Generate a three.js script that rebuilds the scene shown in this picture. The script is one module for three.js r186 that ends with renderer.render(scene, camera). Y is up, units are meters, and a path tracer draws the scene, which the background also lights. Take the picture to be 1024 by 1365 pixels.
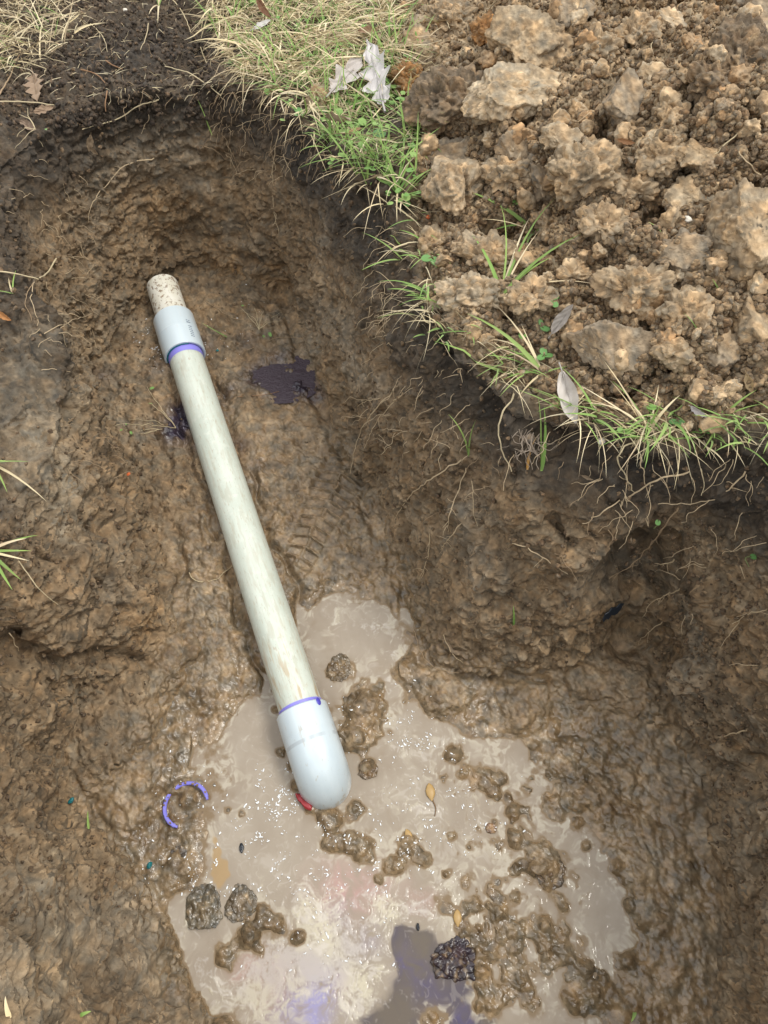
import * as THREE from 'three';
import * as BGU from 'three/addons/utils/BufferGeometryUtils.js';

// ---------------------------------------------------------------- camera, sky, sun, exposure
const scene = new THREE.Scene();
const CAM_H = 1.965, PITCH = 57 * Math.PI / 180, FOV = 69.4;
const camera = new THREE.PerspectiveCamera(FOV, 768 / 1024, 0.05, 120);
camera.position.set(0, CAM_H, 0);
camera.rotation.set(-PITCH, 0, 0);
camera.updateMatrixWorld(true);

{ // overcast sky: soft, brighter overhead
  const W = 128, Hh = 64, d = new Float32Array(W * Hh * 4);
  for (let j = 0; j < Hh; j++) for (let i = 0; i < W; i++) {
    const el = Math.max(0, Math.sin(((j + .5) / Hh - .5) * Math.PI));
    const L = 0.80 + 0.66 * el + .03 * Math.sin(i / W * Math.PI * 4 + el * 3);
    d.set([L * .985, L * 1.0, L * 1.03, 1], (j * W + i) * 4);
  }
  const t = new THREE.DataTexture(d, W, Hh, THREE.RGBAFormat, THREE.FloatType);
  t.mapping = THREE.EquirectangularReflectionMapping; t.magFilter = t.minFilter = THREE.LinearFilter; t.needsUpdate = true;
  scene.background = t; scene.environment = t;
}
const sun = new THREE.DirectionalLight(new THREE.Color(1, .955, .88), 1.75);
sun.position.set(2.8, 5.6, -1.8); sun.target.position.set(0, 0, -1.4);
sun.castShadow = true; sun.shadow.radius = 36; sun.shadow.mapSize.set(2048, 2048);
Object.assign(sun.shadow.camera, { left: -3, right: 3, top: 3, bottom: -3, near: .5, far: 14 });
scene.add(sun, sun.target);

const renderer = new THREE.WebGLRenderer({ antialias: true });
renderer.toneMapping = THREE.LinearToneMapping;
renderer.toneMappingExposure = 1.2;
renderer.shadowMap.enabled = true;

// ---------------------------------------------------------------- helpers
function rng(seed) { let a = seed >>> 0; return () => { a = (a + 0x6D2B79F5) >>> 0; let t = a; t = Math.imul(t ^ (t >>> 15), t | 1); t ^= t + Math.imul(t ^ (t >>> 7), t | 61); return ((t ^ (t >>> 14)) >>> 0) / 4294967296; }; }
const PERM = new Uint8Array(1024); { const r = rng(77), p = [...Array(256).keys()]; for (let i = 255; i > 0; i--) { const j = Math.floor(r() * (i + 1)); [p[i], p[j]] = [p[j], p[i]]; } for (let i = 0; i < 1024; i++) PERM[i] = p[i & 255]; }
const grd = (h, x, y, z) => { const u = (h & 8) ? y : x, v = (h & 4) ? ((h & 2) ? x : y) : z; return ((h & 1) ? -u : u) + ((h & 2) ? -v : v); };
function n3(x, y, z) {
  const xf = Math.floor(x), yf = Math.floor(y), zf = Math.floor(z); const X = xf & 255, Y = yf & 255, Z = zf & 255; x -= xf; y -= yf; z -= zf;
  const u = x * x * x * (x * (x * 6 - 15) + 10), v = y * y * y * (y * (y * 6 - 15) + 10), w = z * z * z * (z * (z * 6 - 15) + 10);
  const A = PERM[X] + Y, AA = PERM[A] + Z, AB = PERM[A + 1] + Z, B = PERM[X + 1] + Y, BA = PERM[B] + Z, BB = PERM[B + 1] + Z;
  const l = (a, b, t) => a + (b - a) * t;
  return l(l(l(grd(PERM[AA], x, y, z), grd(PERM[BA], x - 1, y, z), u), l(grd(PERM[AB], x, y - 1, z), grd(PERM[BB], x - 1, y - 1, z), u), v),
    l(l(grd(PERM[AA + 1], x, y, z - 1), grd(PERM[BA + 1], x - 1, y, z - 1), u), l(grd(PERM[AB + 1], x, y - 1, z - 1), grd(PERM[BB + 1], x - 1, y - 1, z - 1), u), v), w);
}
const fbm = (x, y, z, o) => { let s = 0, a = 1; for (let i = 0; i < o; i++) { s += a * n3(x, y, z); x = x * 2.03 + 7.1; y = y * 2.03 + 3.7; z = z * 2.03 + 1.3; a *= .5; } return s; };
let W_ID = 0;
function worley(x, y, z) { // distance to the nearest of scattered points; W_ID is that point's number
  const xf = Math.floor(x), yf = Math.floor(y), zf = Math.floor(z); let best = 9;
  for (let i = -1; i < 2; i++) for (let j = -1; j < 2; j++) for (let k = -1; k < 2; k++) {
    const h = PERM[PERM[PERM[(xf + i) & 255] + ((yf + j) & 255)] + ((zf + k) & 255)];
    const dx = xf + i + (PERM[h + 1] + .5) / 256 - x, dy = yf + j + (PERM[h + 91] + .5) / 256 - y, dz = zf + k + (PERM[h + 183] + .5) / 256 - z;
    const d = dx * dx + dy * dy + dz * dz; if (d < best) { best = d; W_ID = h; }
  }
  return Math.sqrt(best);
}
const dome = w => .42 - 1.1 * w * w; // a rounded lump round each of worley's points
const clamp = (x, a = 0, b = 1) => x < a ? a : x > b ? b : x;
const sst = (a, b, x) => { const t = clamp((x - a) / (b - a)); return t * t * (3 - 2 * t); };
const mix = (a, b, t) => a + (b - a) * t;
const mix3 = (a, b, t) => [a[0] + (b[0] - a[0]) * t, a[1] + (b[1] - a[1]) * t, a[2] + (b[2] - a[2]) * t];
const V = (x, y, z) => new THREE.Vector3(x, y, z);

// a direction of the view, and the point where it reaches height y
const FPX = 682.5 / Math.tan(FOV * Math.PI / 360), CP = Math.cos(PITCH), SP = Math.sin(PITCH);
const dirOf = (px, py) => { const dx = (px - 512) / FPX, dy = (682.5 - py) / FPX; return [dx, dy * CP - SP, -(dy * SP + CP)]; };
const at = (px, py, y) => { const d = dirOf(px, py), t = (y - CAM_H) / d[1]; return [d[0] * t, y, d[2] * t]; };
const project = (x, y, z) => { const a = y - CAM_H, up = a * CP - z * SP, f = -a * SP - z * CP; return [512 + FPX * x / f, 682.5 - FPX * up / f, f]; };

const used = {};
const numbered = n => { const k = used[n] = (used[n] ?? -1) + 1; return k ? n + '_' + String(k).padStart(3, '0') : n; };
function tag(o, label, category, group, kind) { if (label) o.userData.label = label; if (category) o.userData.category = category; if (group) o.userData.group = group; if (kind) o.userData.kind = kind; return o; }
function mesh(name, geo, mat, parent = scene) { const m = new THREE.Mesh(geo, mat); m.name = parent === scene ? numbered(name) : name; m.castShadow = m.receiveShadow = true; parent.add(m); return m; }
function base(name, pos, label, category, group) { const g = new THREE.Group(); g.name = numbered(name); g.position.set(...pos); scene.add(g); return tag(g, label, category, group); }

// ---------------------------------------------------------------- textures
function tex(w, h, fn, srgb) { const d = new Uint8Array(w * h * 4); const c = [0, 0, 0, 1]; for (let j = 0; j < h; j++) for (let i = 0; i < w; i++) { fn(i, j, c); const o = (j * w + i) * 4; for (let k = 0; k < 3; k++) d[o + k] = clamp(c[k]) * 255 + .5; d[o + 3] = 255; }
  const t = new THREE.DataTexture(d, w, h, THREE.RGBAFormat); t.wrapS = t.wrapT = THREE.RepeatWrapping; t.magFilter = THREE.LinearFilter; t.minFilter = THREE.LinearMipmapLinearFilter; t.generateMipmaps = true; if (srgb) t.colorSpace = THREE.SRGBColorSpace; t.needsUpdate = true; return t; }
// periodic noise on a torus, for tiles
function tileNoise(seed) { const r = rng(seed), N = 64, g = new Float32Array(N * N); for (let i = 0; i < N * N; i++) g[i] = r() * 2 - 1;
  return (u, v, f) => { const x = u * f, y = v * f, xi = Math.floor(x), yi = Math.floor(y); let a = x - xi, b = y - yi; a = a * a * (3 - 2 * a); b = b * b * (3 - 2 * b); const q = (i, j) => g[((((j % f) + f) % f) * 37 + (((i % f) + f) % f) * 11 + f * 5) % (N * N)]; return mix(mix(q(xi, yi), q(xi + 1, yi), a), mix(q(xi, yi + 1), q(xi + 1, yi + 1), a), b); }; }
const TN = 1024, grainH = new Float32Array(TN * TN);
{ const r = rng(5); const put = (n, r0, r1, amp) => { for (let q = 0; q < n; q++) { const cx = r() * TN, cy = r() * TN, R = mix(r0, r1, r() ** 2.5), A = amp * (r() < .3 ? -.6 : 1) * (.4 + .6 * r()), e = .6 + r() * .8, th = r() * 3.14, c = Math.cos(th), s = Math.sin(th), M = Math.ceil(R * 1.4);
      for (let y = -M; y <= M; y++) for (let x = -M; x <= M; x++) { const u = (x * c + y * s) / (R * e), v = (-x * s + y * c) * e / R, d = u * u + v * v; if (d < 1) { const o = (((Math.floor(cy) + y) & (TN - 1)) * TN) + ((Math.floor(cx) + x) & (TN - 1)); grainH[o] += A * Math.sqrt(1 - d) * R / 10; } } } };
  put(900, 14, 46, .3); put(7000, 4, 16, .6); put(60000, 1.6, 5, .9); }
{ let s = 0, s2 = 0; for (const v of grainH) { s += v; s2 += v * v; } s /= grainH.length; const sd = Math.sqrt(s2 / grainH.length - s * s); for (let i = 0; i < grainH.length; i++) grainH[i] = clamp(.5 + (grainH[i] - s) / sd * .17); }
const grainBump = tex(TN, TN, (i, j, c) => { c[0] = c[1] = c[2] = grainH[j * TN + i]; });
const grainCol = (() => { const t1 = tileNoise(3), t2 = tileNoise(9), t3 = tileNoise(21); return tex(TN, TN, (i, j, c) => { const u = i / TN, v = j / TN, h = grainH[j * TN + i];
  const n = t1(u, v, 9) * .10 + t2(u, v, 23) * .09 + t3(u, v, 61) * .08 + t1(u, v, 61) * .05; const k = .74 + n * .9 + (h - .5) * .26; const w = t2(u, v, 31) * .025 + t3(u, v, 13) * .02; c[0] = k + w; c[1] = k; c[2] = k - w * 1.3; }, true); })();
// ---------------------------------------------------------------- the pit: plan outlines of its floor and of its lip
const P2 = (px, py, h) => { const p = at(px, py, h); return [p[0], p[2]]; };
const RISE = 1.34;
const FOOT = [[215, 366, .16], [262, 350, .17], [318, 356, .16], [372, 385, .14], [398, 425, .13], [412, 470, .11], [430, 540, .09], [470, 610, .07], [512, 690, .05], [540, 770, .03], [556, 850, .02], [588, 888, .05], [650, 906, .06], [720, 896, .07], [790, 876, .08], [850, 852, .10], [888, 890, .10], [905, 980, .06], [945, 1060, .05], [972, 1160, .04], [975, 1280, .04], [955, 1400, .04], [900, 1560, .04], [700, 1700, .03], [450, 1640, .03],
  [330, 1440, .02], [285, 1350, .0], [240, 1260, .01], [205, 1190, .02], [170, 1120, .05], [110, 1075, .09], [75, 1010, .12], [105, 935, .12], [190, 890, .1], [238, 840, .09], [236, 770, .1], [208, 700, .1], [170, 625, .12], [135, 545, .14], [128, 485, .15], [165, 430, .16]].map(a => P2(...a));
const LIP = [[30, 385, .52], [-10, 300, .54], [5, 215, .54], [70, 165, .54], [150, 140, .53], [225, 132, .52], [290, 125, .53], [338, 128, .55], [392, 168, .55], [428, 200, .55], [482, 252, .55], [520, 300, .55], [535, 350, .55], [545, 405, .55], [575, 455, .55], [615, 505, .55], [680, 548, .55], [745, 578, .55], [810, 602, .55], [880, 612, .55], [960, 604, .56], [1060, 640, .56], [1120, 740, .56], [1150, 900, .56], [1175, 1100, .56], [1185, 1400, .56], [1150, 1700, .56],
  [800, 2000, .55], [300, 1950, .55], [-60, 1750, .55], [-190, 1450, .55], [-170, 1200, .55], [-150, 1000, .55], [-105, 850, .54], [-50, 745, .50], [30, 668, .40], [84, 610, .38], [94, 560, .40], [92, 500, .44], [82, 440, .47], [62, 405, .50]].map(a => P2(a[0], a[1], a[2] * RISE));
const TOPS = [[0, 100, .55], [150, 40, .54], [240, 30, .52], [400, 60, .56], [480, 150, .57], [560, 330, .56], [700, 520, .56], [900, 590, .57], [1050, 560, .60], [20, 350, .54], [60, 450, .475], [70, 520, .44], [70, 590, .395], [0, 520, .48], [0, 610, .45], [20, 660, .41], [-100, 600, .54], [-100, 1000, .55], [600, 230, .62], [650, 330, .60], [580, 60, .63], [700, 150, .72], [820, 130, .78], [900, 300, .73], [800, 420, .64], [980, 100, .86], [1000, 430, .70], [740, 0, .78], [1150, 250, .85], [1150, 1000, .58], [500, -150, .6], [900, -200, .85], [0, -200, .56]].map(a => [...P2(a[0], a[1], a[2] * RISE), a[2] * RISE]);
const FLOORS = [[420, 1050, -.016], [600, 1080, -.013], [350, 980, -.02], [330, 1120, -.018], [480, 1250, -.018], [500, 1400, -.02], [700, 1010, -.010], [760, 1130, -.007], [660, 1180, -.006], [800, 1210, -.012], [810, 1280, -.008], [740, 1330, -.007], [620, 1330, -.015], [475, 855, -.016], [505, 815, -.010], [440, 815, -.008], [525, 880, -.008], [420, 850, -.004], [515, 920, -.012], [540, 960, -.012], [580, 985, -.010], [640, 1000, -.008], [455, 900, -.008],
  [840, 1060, .012], [880, 1130, .02], [900, 1230, .022], [870, 1330, .012], [910, 1040, .04], [780, 965, .012], [640, 968, .006], [600, 925, .04], [700, 930, .045], [790, 905, .07], [850, 890, .09], [740, 968, .008], [860, 1480, .02], [700, 1560, .01],
  [450, 690, .062], [410, 610, .072], [500, 720, .06], [430, 560, .09], [340, 520, .093], [382, 500, .073], [360, 510, .074], [398, 494, .076], [350, 495, .078], [375, 515, .076], [410, 520, .093], [350, 480, .098], [380, 470, .098], [330, 420, .125], [250, 390, .13], [200, 500, .135], [250, 600, .125], [285, 720, .085], [330, 820, .035], [350, 770, .05], [410, 770, .03], [520, 790, .022], [545, 890, .02],
  [290, 900, .02], [255, 960, .006], [262, 1015, -.004], [255, 1070, -.002], [225, 1105, .000], [215, 1050, .010], [238, 1090, -.003], [190, 1030, .05], [130, 980, .11], [160, 920, .11], [220, 870, .08], [180, 1080, .04], [200, 1140, .008], [215, 1180, .01], [245, 1230, -.012], [262, 1290, -.008], [290, 1310, -.01], [340, 1370, -.006], [290, 1400, .03], [300, 800, .06]].map(a => [...P2(a[0], a[1], a[2]), a[2]]);
// mud that stands above the water or the floor: pixel, radius across (metres), height, sharpness
const MOUNDS = [[487, 945, .075, .05], [468, 985, .05, .03], [455, 893, .035, .024], [492, 1026, .026, .026], [438, 1092, .05, .026], [412, 1076, .03, .022], [474, 1078, .035, .024], [395, 1050, .03, .02], [385, 975, .022, .02], [378, 1000, .026, .018], [370, 945, .02, .018], [395, 1020, .03, .017], [445, 1128, .038, .024], [480, 1130, .045, .022], [520, 1150, .03, .022], [505, 1170, .018, .02], [560, 1135, .035, .014], [540, 1115, .03, .016], [600, 1165, .018, .014],
  [730, 1158, .045, .04], [718, 1135, .03, .02], [755, 1010, .045, .026], [720, 985, .03, .012], [650, 1036, .035, .02], [672, 1032, .025, .014], [690, 1075, .022, .014], [735, 1072, .03, .018], [690, 1120, .03, .018], [765, 1095, .02, .016], [605, 1000, .03, .012], [620, 1030, .02, .012], [640, 1100, .014, .012], [770, 1045, .03, .016], [790, 1010, .025, .02], [812, 1050, .03, .025], [838, 1100, .035, .03], [855, 1150, .04, .03], [800, 1000, .04, .022], [805, 1085, .03, .025], [822, 1130, .028, .025], [780, 1125, .016, .012], [840, 1040, .05, .03],
  [660, 1225, .03, .016], [690, 1255, .04, .018], [735, 1262, .045, .02], [760, 1270, .025, .016], [640, 1290, .04, .014], [655, 1335, .05, .016], [690, 1310, .035, .014], [620, 1245, .03, .01], [600, 1215, .03, .009], [780, 1290, .025, .014], [800, 1325, .04, .016], [845, 1205, .025, .02], [770, 1335, .04, .015], [840, 1280, .03, .018], [710, 1340, .03, .012], [580, 1350, .05, .01], [745, 1200, .02, .012], [755, 1235, .02, .01],
  [250, 1066, .03, .016], [225, 1135, .03, .014], [222, 1172, .05, .026], [330, 1245, .035, .02], [365, 1228, .03, .018], [300, 1268, .03, .016], [345, 1215, .02, .012], [320, 1090, .02, .008], [300, 1085, .015, .008], [255, 1095, .015, .006], [230, 1100, .03, .01], [275, 925, .03, .02], [300, 905, .03, .02], [240, 985, .03, .025], [225, 1010, .03, .03], [395, 1245, .03, .012], [320, 870, .04, .03], [370, 870, .03, .02],
  [60, 990, .1, .04], [120, 960, .08, .04], [150, 1010, .07, .03], [80, 1040, .07, .02], [200, 960, .06, .03], [420, 640, .05, .015], [395, 590, .05, .02], [375, 660, .03, .012], [500, 745, .05, .02], [335, 560, .03, .02], [320, 690, .05, .02], [310, 640, .04, .02], [440, 900, .03, .02], [206, 336, .12, .50], [240, 338, .07, .38], [178, 352, .07, .36], [885, 1080, .05, .03], [900, 1150, .06, .03], [880, 1210, .05, .03], [905, 1280, .06, .03], [870, 1290, .04, .02]].map(a => [...P2(a[0], a[1], .01), a[2], a[3]]);

function inside(poly, x, z) { let c = false; for (let i = 0, j = poly.length - 1; i < poly.length; j = i++) { const a = poly[i], b = poly[j]; if ((a[1] > z) !== (b[1] > z) && x < (b[0] - a[0]) * (z - a[1]) / (b[1] - a[1]) + a[0]) c = !c; } return c; }
function distTo(poly, x, z) { let m = 1e9; for (let i = 0, j = poly.length - 1; i < poly.length; j = i++) { const a = poly[j], b = poly[i], ex = b[0] - a[0], ez = b[1] - a[1], t = clamp(((x - a[0]) * ex + (z - a[1]) * ez) / (ex * ex + ez * ez)), dx = a[0] + ex * t - x, dz = a[1] + ez * t - z, d = dx * dx + dz * dz; if (d < m) m = d; } return Math.sqrt(m); }
function scattered(list, x, z, R, p) { let s = 0, w = 0; for (const a of list) { const d = (a[0] - x) ** 2 + (a[1] - z) ** 2, k = Math.pow(d + R * R, -p); s += k * a[2]; w += k; } return s / w; }

const zone = list => list.map(a => [...at(a[0], a[1], a[2]), a[3], a[4] ?? 1]);
const zsum = (Z, x, y, z) => { let s = 0; for (let i = 0; i < Z.length; i++) { const a = Z[i], dx = x - a[0], R = a[3] * 2; if (dx > R || dx < -R) continue; const dz = z - a[2]; if (dz > R || dz < -R) continue; const dy = y - a[1], d = (dx * dx + dy * dy + dz * dz) / (a[3] * a[3]); if (d < 4) s += a[4] * Math.exp(-d * 1.6); } return s; };
const MUDDY = zone([[640, 1060, 0, .10, .8], [740, 1040, 0, .10, .9], [800, 1060, 0, .10, 1.1], [700, 1140, 0, .09, .8], [650, 1210, 0, .09, .9], [720, 1260, 0, .10, 1], [650, 1310, 0, .09, .9], [800, 1310, 0, .08, .9], [840, 1160, 0, .06, .9], [540, 1140, 0, .07, .9], [470, 1120, 0, .05, .7], [350, 1230, 0, .06, .7], [300, 1260, 0, .05, .7], [240, 1120, 0, .06, .8], [240, 1040, 0, .05, .8], [385, 1000, 0, .04, .8], [590, 1040, 0, .06, .6], [600, 1120, 0, .07, .7], [770, 1190, 0, .06, .7], [560, 990, 0, .05, .5], [280, 940, 0, .05, .7], [500, 980, 0, .06, .7], [620, 1260, 0, .06, .6]]);
const PL0 = P2(407, 962, .07), PLE = P2(247, 474, .15), PLN = (() => { const dx = PLE[0] - PL0[0], dz = PLE[1] - PL0[1], l = Math.hypot(dx, dz); return [-dz / l, dx / l]; })();
// coarse height grid, 1 cm
const GX0 = -2.3, GZ0 = -4.2, GC = .01, GNX = 410, GNZ = 490;
const HG = new Float32Array(GNX * GNZ), SG = new Float32Array(GNX * GNZ), PG = new Float32Array(GNX * GNZ);
const PILE = [[505, -60, .6], [530, 20, .6], [552, 100, .58], [560, 170, .57], [538, 250, .56], [540, 300, .56], [550, 360, .56], [562, 420, .56], [600, 470, .56], [650, 512, .56], [720, 548, .56], [800, 578, .56], [900, 596, .57], [1000, 590, .57], [1150, 600, .57], [1600, 600, .7], [1700, -300, .7], [600, -400, .7]].map(a => P2(a[0], a[1], a[2] * RISE));
for (let k = 0; k < GNZ; k++) for (let i = 0; i < GNX; i++) {
  let x = GX0 + i * GC, z = GZ0 + k * GC; const o = k * GNX + i;
  const wx = x + .018 * fbm(x * 5, 3.3, z * 5, 3), wz = z + .018 * fbm(x * 5, 9.3, z * 5, 3);
  let s; if (inside(FOOT, wx, wz)) s = 0; else if (!inside(LIP, wx, wz)) s = 1; else { const a = distTo(FOOT, wx, wz), b = distTo(LIP, wx, wz); s = a / (a + b); }
  let fl = scattered(FLOORS, x, z, .03, 2); const mn = 1 + .75 * n3(x * 30, 5, z * 30) + .5 * n3(x * 62, 8, z * 62); for (const m of MOUNDS) { const d = ((m[0] - wx) ** 2 + (m[1] - wz) ** 2) / (m[2] * m[2]) * mn; if (d < 1.6) { const q = Math.exp(-d * 1.9); fl = Math.max(fl, mix(fl, m[3] * .66, q)); } }
  if (s === 0) { const mz = clamp(zsum(MUDDY, x, 0, z)); fl += mz * (.010 * n3(x * 17, 3, z * 17) + .011 * n3(x * 37, 4, z * 37) + .007 * n3(x * 80, 4, z * 80) + .0065); }
  const tp = scattered(TOPS, x, z, .1, 2);
  const rs = sst(-.05, .12, (x - PL0[0]) * PLN[0] + (z - PL0[1]) * PLN[1]);
  const prof = mix(s * .6 + .4 * s * s * (3 - 2 * s), .8 * s + .2 * s * s * s, Math.max(rs, sst(PLE[1] + .05, PLE[1] - .25, z)));
  HG[o] = mix(fl, tp, prof); SG[o] = s;
  const dp = distTo(PILE, wx, wz); PG[o] = inside(PILE, wx, wz) ? sst(-.02, .10, dp) : 0;
}
const lerpG = (G, x, z) => { const u = clamp((x - GX0) / GC, 0, GNX - 1.001), v = clamp((z - GZ0) / GC, 0, GNZ - 1.001), i = u | 0, k = v | 0, a = u - i, b = v - k, o = k * GNX + i; return mix(mix(G[o], G[o + 1], a), mix(G[o + GNX], G[o + GNX + 1], a), b); };
// lowest and highest ground within 7 cm
const LoG = new Float32Array(GNX * GNZ), HiG = new Float32Array(GNX * GNZ);
{ const t1 = new Float32Array(GNX * GNZ), t2 = new Float32Array(GNX * GNZ), R = 7;
  for (let k = 0; k < GNZ; k++) for (let i = 0; i < GNX; i++) { let a = 9, b = -9; for (let q = Math.max(0, i - R); q <= Math.min(GNX - 1, i + R); q++) { const h = HG[k * GNX + q]; if (h < a) a = h; if (h > b) b = h; } t1[k * GNX + i] = a; t2[k * GNX + i] = b; }
  for (let k = 0; k < GNZ; k++) for (let i = 0; i < GNX; i++) { let a = 9, b = -9; for (let q = Math.max(0, k - R); q <= Math.min(GNZ - 1, k + R); q++) { const o = q * GNX + i; if (t1[o] < a) a = t1[o]; if (t2[o] > b) b = t2[o]; } LoG[k * GNX + i] = a; HiG[k * GNX + i] = b; } }

// ---- zones in space: [pixel, height, radius, strength]
function hit0(px, py) { const d = dirOf(px, py); for (let t = .9; t < 4.5; t += .004) { const x = d[0] * t, y = CAM_H + d[1] * t, z = d[2] * t; if (y < lerpG(HG, x, z)) return [x, y, z]; } return at(px, py, .3); }
const zoneS = list => list.map(a => [...hit0(a[0], a[1]), a[3], a[4] ?? 1]);
const DENTS = zoneS([[850, 765, .24, .10, -.20], [868, 725, .30, .07, -.10], [940, 800, .32, .10, .05], [930, 900, .22, .10, .05], [760, 740, .26, .08, .045], [640, 820, .12, .09, .03], [700, 680, .36, .07, .035], [580, 640, .33, .06, .03], [845, 840, .16, .08, -.06], [375, 395, .2, .08, -.05], [1010, 1050, .12, .09, -.09], [985, 1020, .14, .06, -.05], [0, 865, .2, .09, -.10], [30, 880, .18, .06, -.05], [540, 330, .45, .05, -.035], [552, 400, .44, .06, -.04], [590, 480, .43, .06, -.045], [650, 560, .44, .06, -.05], [760, 610, .47, .06, -.05], [740, 600, .46, .08, -.03], [860, 640, .48, .07, -.02], [720, 840, .15, .10, .03], [800, 700, .35, .10, .03], [660, 760, .22, .09, .025], [620, 690, .3, .08, .03], [920, 760, .35, .09, .02], [280, 60, .5, .08, -.05], [240, 90, .5, .06, -.03], [40, 430, .47, .06, .03], [60, 470, .42, .05, .03], [100, 560, .3, .06, -.03], [130, 700, .22, .05, -.03], [90, 800, .28, .09, .02], [60, 950, .15, .06, .02], [950, 1120, .10, .05, .03], [230, 330, .2, .1, -.03], [120, 1290, .2, .06, -.03], [60, 1260, .28, .05, -.02], [60, 1180, .3, .06, .02]]);
const SMOOTH = zoneS([[50, 275, .42, .10, 1], [780, 625, .46, .075, 1.2], [745, 650, .43, .06, .8], [40, 520, .42, .13, .8], [50, 610, .38, .1, .6], [830, 850, .16, .08, .8], [790, 800, .22, .06, .7], [320, 310, .25, .10, .6], [270, 250, .32, .1, .5], [370, 250, .42, .1, .4], [430, 440, .3, .1, .3], [640, 720, .25, .05, .6], [520, 800, .1, .05, .7], [240, 230, .38, .08, .5], [410, 290, .4, .07, .6], [150, 715, .2, .05, .6], [930, 1300, .1, .08, .6], [450, 370, 0, .09, .6], [480, 480, 0, .07, .5], [560, 700, 0, .06, .5], [700, 780, 0, .06, .5], [950, 760, 0, .05, .4], [1000, 900, 0, .06, .4], [180, 300, 0, .08, .5], [100, 1230, 0, .08, .6], [40, 1180, 0, .07, .5], [200, 1300, 0, .07, .6], [360, 560, 0, .06, .5], [410, 560, 0, .05, .5], [350, 720, 0, .05, .5], [220, 640, 0, .05, .4], [430, 770, 0, .05, .4]]);
const DARK = zoneS([[150, 80, .52, .35, 1], [260, 60, .5, .25, .8], [60, 230, .5, .2, .7], [780, 630, .46, .10, .9], [860, 640, .47, .1, .6], [660, 570, .44, .09, .8], [560, 420, .43, .1, .8], [600, 490, .42, .08, .7], [500, 300, .45, .1, .7], [400, 210, .48, .12, .8], [950, 660, .46, .08, .5], [410, 235, 0, .13, .9], [450, 320, 0, .13, .8], [490, 410, 0, .13, .7], [525, 490, 0, .12, .6], [575, 545, 0, .10, .5], [330, 170, 0, .12, .7], [900, 640, 0, .10, .6], [1010, 660, 0, .12, .6], [640, 600, 0, .08, .5], [855, 780, 0, .07, .5], [360, 300, 0, .1, .35]]);  // dark topsoil, plus shade painted on the right trench wall and hollow
const GREY = zoneS([[40, 520, .42, .16, 1], [60, 620, .36, .14, .9], [60, 450, .47, .08, .8], [90, 680, .3, .1, .6], [60, 1190, .3, .12, .5], [90, 1280, .22, .12, .4], [900, 720, .38, .06, .6], [920, 800, .33, .06, .4], [30, 1330, .25, .12, .5]]);
const ORANGE = zoneS([[365, 372, .18, .10, 1.9], [395, 425, .15, .08, 1.5], [320, 350, .2, .08, 1], [290, 330, .22, .1, .6], [230, 270, .33, .14, .5], [150, 330, .3, .08, .5], [200, 830, .1, .1, .6], [250, 740, .08, .08, .5], [320, 700, .06, .06, .3], [680, 660, .36, .08, .5], [790, 700, .36, .08, .5], [180, 1280, .08, .08, .6], [250, 1150, .05, .05, .3], [900, 870, .2, .07, .5], [470, 680, .06, .05, .5], [430, 740, .04, .04, .5]]);
const PURPLE = zoneS([[256, 550, .12, .075, 2.6], [236, 574, .12, .06, 2.0], [270, 590, .12, .04, 1.2], [300, 520, .1, .05, .9], [400, 515, .10, .07, 1.5], [345, 505, .1, .07, 1.1], [420, 525, .1, .05, .7], [370, 480, .1, .06, .8], [270, 460, .13, .06, .5], [140, 500, .14, .05, .45], [330, 455, .11, .05, .4], [210, 490, .13, .06, .4], [320, 590, .1, .04, .6], [340, 620, .09, .03, .4]]);
const PALE = zoneS([[370, 490, .1, .045, 1], [355, 525, .09, .03, .6], [345, 610, .08, .03, .5], [340, 760, .05, .04, .4], [400, 800, .03, .05, .5], [340, 640, .06, .03, .5]]);  // wet mud whose pale reflection is painted into the colour
const STRI = zoneS([[420, 290, 0, .12, .7], [460, 400, 0, .12, .9], [490, 500, 0, .12, .8], [520, 600, 0, .10, .6], [60, 270, 0, .1, 1], [560, 760, 0, .08, .8], [780, 640, 0, .08, .8], [950, 1300, 0, .12, .9], [300, 280, 0, .12, .6], [220, 300, 0, .1, .4], [600, 800, 0, .09, .5], [150, 700, 0, .08, .6], [230, 700, 0, .08, .5], [820, 860, 0, .08, .8], [90, 1300, 0, .1, .6], [200, 1280, 0, .08, .8]]);
const CRUMB = zoneS([[920, 760, .36, .16, 1], [900, 880, .25, .12, 1], [970, 900, .25, .15, 1], [600, 620, .38, .08, .8], [500, 570, .3, .12, .6], [960, 1000, .2, .1, .8], [40, 750, .35, .1, .5], [440, 600, .2, .05, .5]]);

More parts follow.
